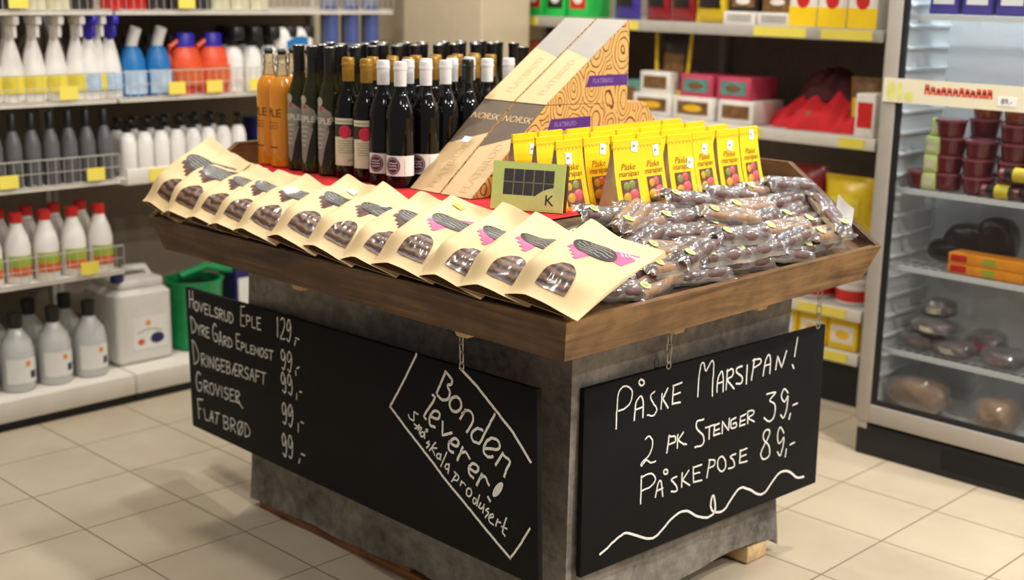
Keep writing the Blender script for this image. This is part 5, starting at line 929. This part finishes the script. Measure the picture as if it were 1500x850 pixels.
# ================================================================== snack shelving along the back (faces +Y)
BYF = -4.08
t = thing('snack_shelving', 'grey metal shelving of Easter sweets and snacks along the back wall', 'shelving', (3.2, -4.4, 0))
P = lambda x, y, z: (x - 3.2, y + 4.4, z)
def pb(nm, m, lo, hi, bev=0): bm = BM(); box(bm, P(*lo), P(*hi), bev); return obj(nm, bm, m, t, smooth=bool(bev))
pb('back_panel', 'dark_panel', (2.26, -4.66, .1), (4.35, -4.64, 2.0)); pb('base', 'plinth_black', (2.26, -4.63, 0), (4.35, -4.10, .16))
for x in (2.262, 3.28, 4.31): pb('upright', 'shelf_grey', (x, -4.64, .1), (x + .03, -4.60, 2.0))
pb('end_panel', 'shelf_grey', (2.232, -4.64, 0), (2.258, BYF + .0, 2.0), .003)
SHZ = (1.335, .968, .62, .36, .20)
for k, z in enumerate(SHZ):
    pb('shelf_board', 'shelf_grey', (2.262, -4.63, z - .022), (4.33, BYF, z), .002); pb('price_rail', 'shelf_white' if k != 0 else 'shelf_grey', (2.262, BYF, z - .04), (4.33, BYF + .012, z + .002), .002)
    for x0, x1 in (((2.30, 2.50), (2.56, 2.78), (3.32, 3.42), (3.86, 3.92)), ((2.30, 2.40), (2.72, 2.80), (3.3, 3.4)), ((2.3, 2.5),), ((2.32, 2.52), (2.56, 2.7)), ((2.3, 2.6),))[k]:
        pb('price_label', 'price_yellow', (x0, BYF + .0125, z - .036), (x1, BYF + .0145, z - .002))
def snack_bag(x, z, w, h, m, label, group, band='label_white', yy=-4.16, puff=.035, lean=0):
    g = thing('snack_bag', label, 'bag', (x, yy, z), 0, group); r = random.Random(int(x * 1000))
    def f(s):
        return lambda a, b: ((a - .5) * w * (1 - .06 * math.sin(PI * b)), s * puff * (max(0, math.sin(PI * a)) ** .6) * (max(0, math.sin(PI * min(1, b * 1.02 + .01))) ** .55) + r.uniform(-.0015, .0015) + lean * b, b * h)
    bm = BM(); grid(bm, f(1), 14, 16); grid(bm, f(-1), 14, 16); obj('bag_body', bm, m, g)
    bm = BM(); f1 = f(1); grid(bm, lambda a, b: tuple(v + d for v, d in zip(f1(.18 + .64 * a, .3 + .34 * b), (0, .003, 0))), 10, 6); obj('front_print', bm, band, g)
    bm = BM(); grid(bm, lambda a, b: ((a - .5) * w * .97, .002 + lean, h * (.955 + .045 * b)), 10, 2); obj('crimped_top', bm, m, g)
    return g
def carton_box(x, z, w, h, d, m, label, group, panel='label_white', yy=-4.10, mark=None, name='carton'):
    g = thing(name, label, 'carton', (x, yy - d / 2, z), 0, group)
    bm = BM(); box(bm, (-w / 2, -d / 2, 0), (w / 2, d / 2, h), .003); obj('carton_body', bm, m, g)
    bm = BM(); box(bm, (-w * .38, d / 2 + .0004, h * .22), (w * .38, d / 2 + .0014, h * .80)); q = obj('front_panel', bm, panel, g, smooth=False)
    if mark: bm = BM(); fan(bm, ellipse(0, h * .5, w * .24, h * .16, 18), (0, h * .5), lambda a, b: (a, d / 2 + .0020, b), 2); obj('front_mark', bm, mark, q)
    return g
Z1, Z2 = SHZ[0] + .001, SHZ[1] + .001
for k in range(4):
    carton_box(4.06 - .128 * k, Z1, .112, .16, .14, 'bright_green', f'bright green sweets carton with a red window, {ORD[k]} from the pillar', 'bright green cartons', 'plastic_red' if k % 2 else 'snack_black', -4.11, 'label_white')
snack_bag(3.45, Z1, .135, .17, 'snack_blue', 'dark blue snack bag between green cartons and red bags', None, 'snack_black')
for k in range(2): snack_bag(3.29 - .125 * k, Z1, .125, .17, 'snack_red', f'red and black snack bag, {("left", "right")[k]} one of the pair', 'red and black snack bags', 'snack_black')
snack_bag(3.02, Z1, .165, .18, 'snack_yellow', 'large yellow snack bag with dark print on the top shelf', None, 'snack_black', -4.15, .045)
for k in range(2): carton_box(2.87 - .15 * k, Z1, .14, .045, .2, 'carton_white', f'low white carton on the top shelf, {("left", "right")[k]} one', 'low white cartons', 'print_grey', -4.10)
for k in range(2): carton_box(2.87 - .15 * k, Z1 + .0455, .13, .075, .18, 'snack_black' if k == 0 else 'carton_brown', f'dark sweets carton stacked on a low white one, {("left", "right")[k]} one', 'dark cartons on white ones', 'carton_brown', -4.12, 'carton_white')
for k in range(3):
    g = carton_box(2.60 - .118 * k, Z1, .112, .19, .14, 'carton_white', f'white and yellow carton with red mark, {ORD[k]} from the left', 'white and yellow cartons', 'carton_white', -4.10, 'plastic_red')
    bm = BM(); box(bm, (-.0565, .0704, .002), (.0565, .0716, .07)); obj('yellow_foot', bm, 'yellow_card', g, smooth=False)
# middle shelf
g = snack_bag(3.22, 1.05, .17, .25, 'snack_black', 'hanging black snack bag with yellow edge above the white cartons', None, 'carton_brown', -4.2, .03)
bm = BM(); tube(bm, [(-.085, .026, .24), (-.078, .032, .10), (-.06, .034, .012), (.06, .034, .012), (.078, .032, .10), (.085, .026, .24)], .008, 6); obj('yellow_border', bm, 'snack_yellow', g)
bm = BM(); box(bm, (-.01, -.05, .25), (.01, .045, .262)); obj('hang_strip', bm, 'snack_black', g)
for k, (x, z, w, h, m, p, mk) in enumerate(((3.27, Z2, .19, .085, 'carton_white', 'carton_brown', 'egg_yellow'), (3.07, Z2, .19, .085, 'carton_white', 'carton_brown', 'egg_yellow'), (2.87, Z2, .16, .085, 'carton_white', 'carton_brown', None))):
    carton_box(x, z, w, h, .2, m, f'white carton with a brown biscuit picture, {ORD[k]} from the left on the middle shelf', 'white biscuit cartons', p, -4.11, mk)
for k, (x, m, p) in enumerate(((3.27, 'carton_white', 'carton_brown'), (3.07, 'carton_pink', 'carton_teal'), (2.895, 'carton_pink', 'carton_teal'))):
    carton_box(x, Z2 + .0855, .15, .085, .18, m, ('white carton with brown picture stacked under the hanging bag', 'pink-topped carton with teal picture, left of the two', 'pink-topped carton with teal picture, beside the red cloth bag')[k], 'stacked upper cartons', p, -4.125, 'carton_brown')
# crumpled red cloth bag
g = thing('cloth_bag', 'crumpled red cloth gift bag with a maroon top on the middle shelf', 'bag', (2.56, -4.27, Z2))
rr = random.Random(4); ph = [rr.uniform(0, 6) for _ in range(8)]
def heap(cx, cy, rx, ry, h, m, nm, z0=0, pw=.8):
    bm = BM()
    def f(a, b):
        th = 2 * PI * a; r = b; fold = 1 + .10 * math.sin(5 * th + ph[0]) + .07 * math.sin(9 * th + ph[1] + 3 * b)
        z = h * (1 - r ** 1.7) ** pw * (1 + .10 * math.sin(4 * th + ph[2] + 5 * r)) + .012 * math.sin(7 * th + 9 * r + ph[3]) * r * (1 - r) * 4
        return (cx + rx * r * math.cos(th) * fold, cy + ry * r * math.sin(th) * fold, z0 + max(0, z))
    grid(bm, f, 60, 18); bmesh.ops.remove_doubles(bm, verts=bm.verts, dist=.0004); return obj(nm, bm, m, g)
heap(0, 0, .21, .13, .150, 'textile_red', 'red_body'); heap(-.12, .03, .10, .09, .09, 'textile_red', 'red_fold'); heap(.12, .03, .11, .08, .075, 'textile_red', 'red_fold'); heap(.015, -.02, .12, .09, .105, 'textile_maroon', 'maroon_top', .105, .5)
bm = BM(); grid(bm, lambda a, b: (.02 + .06 * a, .118 - .02 * b + .004 * math.sin(6 * a), .035 + .03 * b), 4, 4); obj('gold_patch', bm, 'carton_brown', g)
snack_bag(2.385, Z2, .12, .20, 'carton_brown', 'tan snack bag beside the red cloth bag', None, 'egg_yellow', -4.20, .03)
carton_box(2.325, Z2, .075, .15, .12, 'carton_white', 'white and red carton at the right end of the middle shelf', None, 'plastic_red', -4.10)
g = carton_box(3.85, Z2, .30, .26, .25, 'orange_wall', 'large plain orange-brown carton behind the bottle display', None, 'orange_wall', -4.12)
for k in range(4):
    carton_box(3.66 - .0 * k - .0 - .09 * k, Z2, .08, .13, .14, ('snack_black', 'carton_brown', 'snack_black', 'carton_teal')[k], f'dark small carton beyond the flatbread cartons, {ORD[k]} from the left', 'dark small cartons', 'carton_brown', -4.12)
# lower shelves seen between tray, board and fridge
ZA, ZC, ZD = SHZ[2] + .001, SHZ[3] + .001, SHZ[4] + .001
snack_bag(2.40, ZA, .20, .20, 'snack_yellow', 'yellow snack bag on the lower shelf beside the fridge', None, 'label_yellow', -4.17, .05)
snack_bag(2.58, ZA, .15, .22, 'snack_red', 'red snack bag on the lower shelf', None, 'snack_black', -4.19, .045)
snack_bag(2.74, ZA, .15, .20, 'snack_black', 'black snack bag on the lower shelf', None, 'carton_brown', -4.2, .04)
def tub(x, z, label, group):
    g = thing('sweets_tub', label, 'tub', (x, -4.19, z), 0, group)
    bm = BM(); lathe(bm, [(.06, 0), (.066, .004), (.072, .085)], 28); obj('tub_body', bm, 'plastic_white', g)
    bm = BM(); lathe(bm, [(.0755, .083), (.0755, .096), (.06, .100)], 28); obj('lid', bm, 'carton_white', g)
    bm = BM(); lathe(bm, [(.0672, .012), (.0706, .055)], 28, caps=False); obj('red_band', bm, 'plastic_red', g)
for k in range(3): tub(2.36 + .16 * k, ZC, f'white sweets tub with a red band, {ORD[k]} from the fridge', 'white sweets tubs')
for k in range(4):
    carton_box(2.345 + .125 * k, ZD, .118, .11, .16, 'yellow_card', f'yellow sweets carton on the lowest shelf, {ORD[k]} from the fridge', 'yellow lowest-shelf cartons', 'carton_white', -4.10, 'egg_yellow')

# ================================================================== glass-door fridge
FX0, FX1, FY, FB = 1.29, 2.035, -3.68, -4.05
t = thing('display_fridge', 'tall grey glass-door fridge with a cream sign strip across its door', 'fridge', (1.66, -3.87, 0))
P = lambda x, y, z: (x - 1.66, y + 3.87, z)
def fb(nm, m, lo, hi, bev=0, par=None): bm = BM(); box(bm, P(*lo), P(*hi), bev); return obj(nm, bm, m, par or t, smooth=bool(bev))
fb('base_grille', 'fridge_black', (FX0, FB, 0), (FX1 - .005, FY - .006, .103), .003)
bm = BM()
for k in range(9): box(bm, P(FX0 + .05, FY - .007, .022 + .008 * k), P(FX1 - .3, FY - .004, .025 + .008 * k))
obj('grille_slats', bm, 'plinth_black', t, smooth=False)
bm = BM()
box(bm, P(FX1 - .025, FB, .10), P(FX1, FY - .03, 2.0)); box(bm, P(FX0, FB, .10), P(FX0 + .025, FY - .03, 2.0)); box(bm, P(FX0, FB, .10), P(FX1, FB + .02, 2.0)); box(bm, P(FX0, FB, .10), P(FX1, FY - .03, .14)); box(bm, P(FX0, FB, 1.95), P(FX1, FY - .03, 2.0)); obj('cabinet', bm, 'steel_frame', t, smooth=False)
bm = BM()
box(bm, P(FX1 - .034, FB + .02, .142), P(FX1 - .026, FY - .035, 1.95)); box(bm, P(FX0 + .026, FB + .02, .142), P(FX0 + .034, FY - .035, 1.95)); box(bm, P(FX0 + .026, FB + .021, .142), P(FX1 - .026, FB + .028, 1.95)); box(bm, P(FX0 + .03, FB + .02, .141), P(FX1 - .03, FY - .035, .150)); obj('inner_lining', bm, 'fridge_inside', t, smooth=False)
door = bm = BM()
dw = .046
for lo, hi in (((FX0, .112), (FX0 + dw, 1.98)), ((FX1 - dw, .112), (FX1, 1.98)), ((FX0 + dw, .112), (FX1 - dw, .172)), ((FX0 + dw, 1.92), (FX1 - dw, 1.98))): box(bm, P(lo[0], FY - .028, lo[1]), P(hi[0], FY, hi[1]), .003)
dr = obj('door', bm, 'steel_frame', t)
bm = BM()
for lo, hi in (((FX0 + dw, .172), (FX0 + dw + .014, 1.92)), ((FX1 - dw - .014, .172), (FX1 - dw, 1.92)), ((FX0 + dw + .014, .172), (FX1 - dw - .014, .186))): box(bm, P(lo[0], FY - .024, lo[1]), P(hi[0], FY - .006, hi[1]))
obj('door_seal', bm, 'fridge_black', dr, smooth=False)
fb('glass_pane', GLASS, (FX0 + dw, FY - .016, .172), (FX1 - dw, FY - .012, 1.92), 0, dr)
fb('hinge', 'steel_frame', (FX1 - .04, FY - .02, .088), (FX1 - .008, FY - .002, .112), .002, dr)
sg = fb('sign_strip', 'sign_cream', (FX0 + .01, FY + .001, 1.136), (FX1 - .006, FY + .004, 1.208), 0, dr)
bm = BM()
for lo, hi in (((FX1 - .022, 1.142), (FX1 - .045, 1.20)), ((FX1 - .055, 1.142), (FX1 - .07, 1.196)), ((FX1 - .08, 1.142), (FX1 - .105, 1.17))): fan(bm, ellipse((lo[0] + hi[0]) / 2, (lo[1] + hi[1]) / 2, abs(lo[0] - hi[0]) * .6, abs(hi[1] - lo[1]) * .5, 16), ((lo[0] + hi[0]) / 2, (lo[1] + hi[1]) / 2), lambda x, z: P(x, FY + .0046, z), 2)
obj('yellow_motif', bm, 'sign_yellow', sg)
bm = text_bm('Bakervarer', .036, lambda x, y: P(FX1 - .235 - x, FY + .0048, 1.180 + y), shear=.2) if False else BM()
rs = random.Random(6); x = FX1 - .145
while x > FX1 - .345:
    w = rs.uniform(.010, .016); h = rs.uniform(.016, .024) if x < FX1 - .16 else .026
    strokes(bm, [[(x, 1.170), (x - .002, 1.170 + h), (x - w * .6, 1.170 + h * .9), (x - w * .7, 1.170 + h * .4), (x - w * .2, 1.170 + h * .5)], [(x - w * .6, 1.170 + h * .5), (x - w * .75, 1.170)]], .0068, lambda a, b, h: P(a, FY + .0048, b)); x -= w + .004
obj('sign_lettering', bm, 'sign_red', sg, smooth=False)
fb('price_patch', 'sticker', (FX1 - .425, FY + .0042, 1.150), (FX1 - .37, FY + .0052, 1.176), 0, sg)
bm = text_bm('89,-', .022, lambda x, y: P(FX1 - .397 - x, FY + .0062, 1.163 + y)); obj('price_print', bm, 'print_dark', sg, smooth=False, recalc=False)
FSH = (.352, .625, .868, 1.395, 1.72)
for z in FSH:
    bm = BM(); box(bm, P(FX0 + .036, FY - .052, z - .012), P(FX1 - .036, FY - .044, z + .004))
    for q in range(22): x = FX0 + .04 + (FX1 - FX0 - .08) * q / 21; tube(bm, [P(x, FY - .048, z - .002), P(x, FB + .03, z - .002)], .0016, 5)
    for yy in (-.12, -.2, -.3): tube(bm, [P(FX0 + .036, FY + yy, z - .005), P(FX1 - .036, FY + yy, z - .005)], .002, 5)
    obj('wire_shelf', bm, 'fridge_inside', t)
bm = BM()
for z in [.25 + .065 * q for q in range(26)]:
    box(bm, P(FX1 - .048, FB + .04, z), P(FX1 - .034, FY - .06, z + .012), .004); box(bm, P(FX0 + .034, FB + .04, z), P(FX0 + .048, FY - .06, z + .012), .004)
obj('shelf_rails', bm, 'fridge_inside', t)
bm = BM(); tube(bm, [P(1.86, FB + .04, 1.41), P(1.86, FB + .04, 1.72)], .004, 8); obj('temperature_rod', bm, 'plinth_black', t)
def part_thing(x, y, z, name, label, cat, group): return thing(name, label, cat, (x, y, z), 0, group)
def wine_tub():
    g = thing('dessert_tub', 'x', 'tub')
    bm = BM(); lathe(bm, [(.036, 0), (.040, .003), (.046, .046)], 26); obj('tub_body', bm, 'tub_wine', g)
    bm = BM(); lathe(bm, [(.0485, .045), (.0485, .052), (.042, .0535)], 26); obj('lid', bm, 'tub_lid', g); return g
tp = None
def place_tub(x, y, z, label):
    global tp
    if tp is None: tp = wine_tub(); o = tp; o['label'] = label; o['group'] = 'wine-red tubs in the fridge'
    else: o = dup(tp, label, 'wine-red tubs in the fridge')
    o.location = (x, y, z)
ZF = FSH[2] + .005
for c, (x, y, n) in enumerate(((1.855, -3.80, 4), (1.755, -3.79, 4), (1.65, -3.80, 5), (1.55, -3.80, 5), (1.45, -3.80, 5), (1.80, -3.91, 5), (1.70, -3.91, 5), (1.60, -3.91, 5))):
    for k in range(n - (1 if c in (1,) else 0)): place_tub(x + (.004 if k % 2 else -.002), y, ZF + .0545 * k, f'wine-red lidded tub, {ORD[k]} up in the {ORD[c]} stack of the fridge')
place_tub(1.935, -3.79, ZF, 'single wine-red tub at the left end of the fridge shelf')
for k in range(4):
    g = thing('labelled_pack', f'pale green labelled pack standing between the wine-red tubs, {ORD[k]} up', 'pack', (1.895 - .002 * k, -3.76 if k < 3 else -3.78, ZF + .0545 * k), 0, 'pale labelled packs')
    bm = BM(); box(bm, (-.022, -.03, 0), (.022, .012, .053), .004); obj('pack_body', bm, 'lime_light', g); bm = BM(); box(bm, (-.014, .0122, .012), (.014, .0134, .040)); obj('label', bm, 'label_cream', g, smooth=False)
for k, (x, z) in enumerate(((1.66, ZF), (1.61, ZF + .054), (1.56, ZF))):
    g = thing('dark_jar', f'dark jar on its side with yellow label, {ORD[k]} from left in fridge', 'jar', (x, -3.745, z + .022), 0, 'dark yellow-labelled jars')
    for nm, m, pr in (('jar_body', 'snack_black', [(.018, -.045), (.0215, -.04), (.0215, .03), (.016, .04)]), ('label', 'label_yellow', [(.0219, -.03), (.0219, .012)]), ('cap', 'tub_lid', [(.0165, .04), (.0165, .055), (.012, .056)])):
        bm = BM(); lathe(bm, pr, 20, caps=nm != 'label')
        for v in bm.verts: v.co = Vector((v.co.z, v.co.y, v.co.x))
        obj(nm, bm, m, g)
def lump(x, y, z, sx, sy, sz, m, name, label, cat, group, film=True, seed=0):
    g = thing(name, label, cat, (x, y, z), 0, group); r = random.Random(seed); ph = [r.uniform(0, 6) for _ in range(6)]
    def shape(k, rough):
        bm = BM()
        def f(a, b):
            th, v = 2 * PI * a, PI * b
            d = 1 + .09 * math.sin(3 * th + ph[0]) * math.sin(v) + .06 * math.sin(5 * th + 4 * v + ph[1]) * math.sin(v) + r.uniform(-rough, rough) * math.sin(v)
            q = lambda t, e: math.copysign(abs(t) ** e, t)
            return (sx * k * d * q(math.sin(v), .7) * q(math.cos(th), .75), sy * k * d * q(math.sin(v), .7) * q(math.sin(th), .75), max(0, sz * .5 * k * (1 - .98 * q(math.cos(v), .8))))
        grid(bm, f, 36, 16); bmesh.ops.remove_doubles(bm, verts=bm.verts, dist=.0003); return bm
    obj('filling', shape(.93, .004), m, g)
    if film: obj('plastic_wrap', shape(1.03, .03), WRAP, g, smooth=False)
    if m == 'meat_dark':
        bm = BM(); fan(bm, rect(-sx * .45, sx * .45, sz * .3, sz * .62, 4), (0, sz * .45), lambda a, b: (a, sy * 1.06 - .02 * abs(a / sx), b), 2); obj('paper_label', bm, 'label_cream' if seed % 2 else 'tub_lid', g)
ZL = .151
lump(1.878, -3.80, ZL, .098, .055, .115, 'bread_tan', 'bagged_loaf', 'long bagged brown loaf on the fridge floor, near the hinge side', 'bread', 'bagged loaves in the fridge', True, 1)
lump(1.615, -3.79, ZL, .065, .06, .115, 'bread_tan', 'bagged_loaf', 'rounded bagged loaf on the fridge floor beside the right door edge', 'bread', 'bagged loaves in the fridge', True, 3)
for k, (x, y, z, sx, h) in enumerate(((1.90, -3.82, FSH[0], .07, .06), (1.78, -3.80, FSH[0], .07, .055), (1.62, -3.80, FSH[0], .07, .06), (1.85, -3.80, FSH[0] + .058, .07, .05), (1.70, -3.86, FSH[0], .06, .09), (1.87, -3.86, FSH[0] + .1, .055, .06))):
    lump(x, y, z + .003, sx, .05, h, 'meat_dark', 'cured_meat_pack', f'dark vacuum pack of cured meat on the lower fridge shelf, {("first at hinge side", "second", "rightmost", "upper one", "rear one", "topmost")[k]}', 'meat pack', 'dark meat packs', True, 10 + k)
for k, (x, z, sx, h) in enumerate(((1.87, 0, .08, .08), (1.80, .05, .09, .10), (1.72, .0, .07, .12))):
    lump(x, -3.90, FSH[1] + .003 + z * .3, sx, .055, h + .03 * k, 'snack_black', 'black_bag', f'crumpled black bag on the middle fridge shelf, {ORD[k]} from the hinge side', 'bag', 'crumpled black bags', False, 30 + k)
for k in range(2):
    g = thing('yellow_carton', f'flat yellow and orange carton on the middle fridge shelf, {("lower", "upper")[k]} one of two', 'carton', (1.68, -3.77, FSH[1] + .005 + .032 * k), 0, 'flat yellow cartons')
    bm = BM(); box(bm, (-.12, -.05, 0), (.12, .03, .031), .002); obj('carton_body', bm, 'yellow_orange', g)
    bm = BM(); box(bm, (.06, .0302, .006), (.11, .0312, .026)); obj('red_panel', bm, 'plastic_red', g, smooth=False); bm = BM(); box(bm, (-.03, .0302, .006), (.01, .0312, .026)); obj('green_panel', bm, 'label_lime', g, smooth=False)
for k in range(5):
    g = thing('chilled_carton', f'blue chilled carton on the high fridge shelf, {ORD[k]} from the hinge side', 'carton', (1.90 - .105 * k, -3.80, FSH[3] + .005), 0, 'blue chilled cartons')
    bm = BM(); box(bm, (-.045, -.05, 0), (.045, .04, .13), .004); obj('carton_body', bm, 'snack_blue' if k < 3 else 'label_lime', g)
    bm = BM(); box(bm, (-.033, .0402, .03), (.033, .0412, .09)); obj('label', bm, 'label_white', g, smooth=False)
g = thing('pale_pack', 'pale wrapped pack standing behind the sign strip', 'pack', (1.60, -3.80, ZF + .31 if False else 1.16 - .08), 0)
bm = BM(); box(bm, (-.05, -.05, .02), (.05, .03, .19), .02, 3); obj('pack_body', bm, 'plastic_white', g); bm = BM(); box(bm, (-.03, .0302, .05), (.03, .0312, .12)); obj('label', bm, 'lime_light', g, smooth=False)
g.location.z = ZF + .0545 * 4 - .018; g.location.x = 1.55
fl = bpy.data.lights.new('fridge_lamp', 'AREA'); fl.shape = 'RECTANGLE'; fl.size = .6; fl.size_y = .06; fl.energy = 9; fl.color = (.86, .95, 1)
fo = bpy.data.objects.new('fridge_lamp', fl); COL.objects.link(fo); fo.location = (1.66, -3.76, 1.93); fo.rotation_euler = (math.radians(-18), 0, 0)
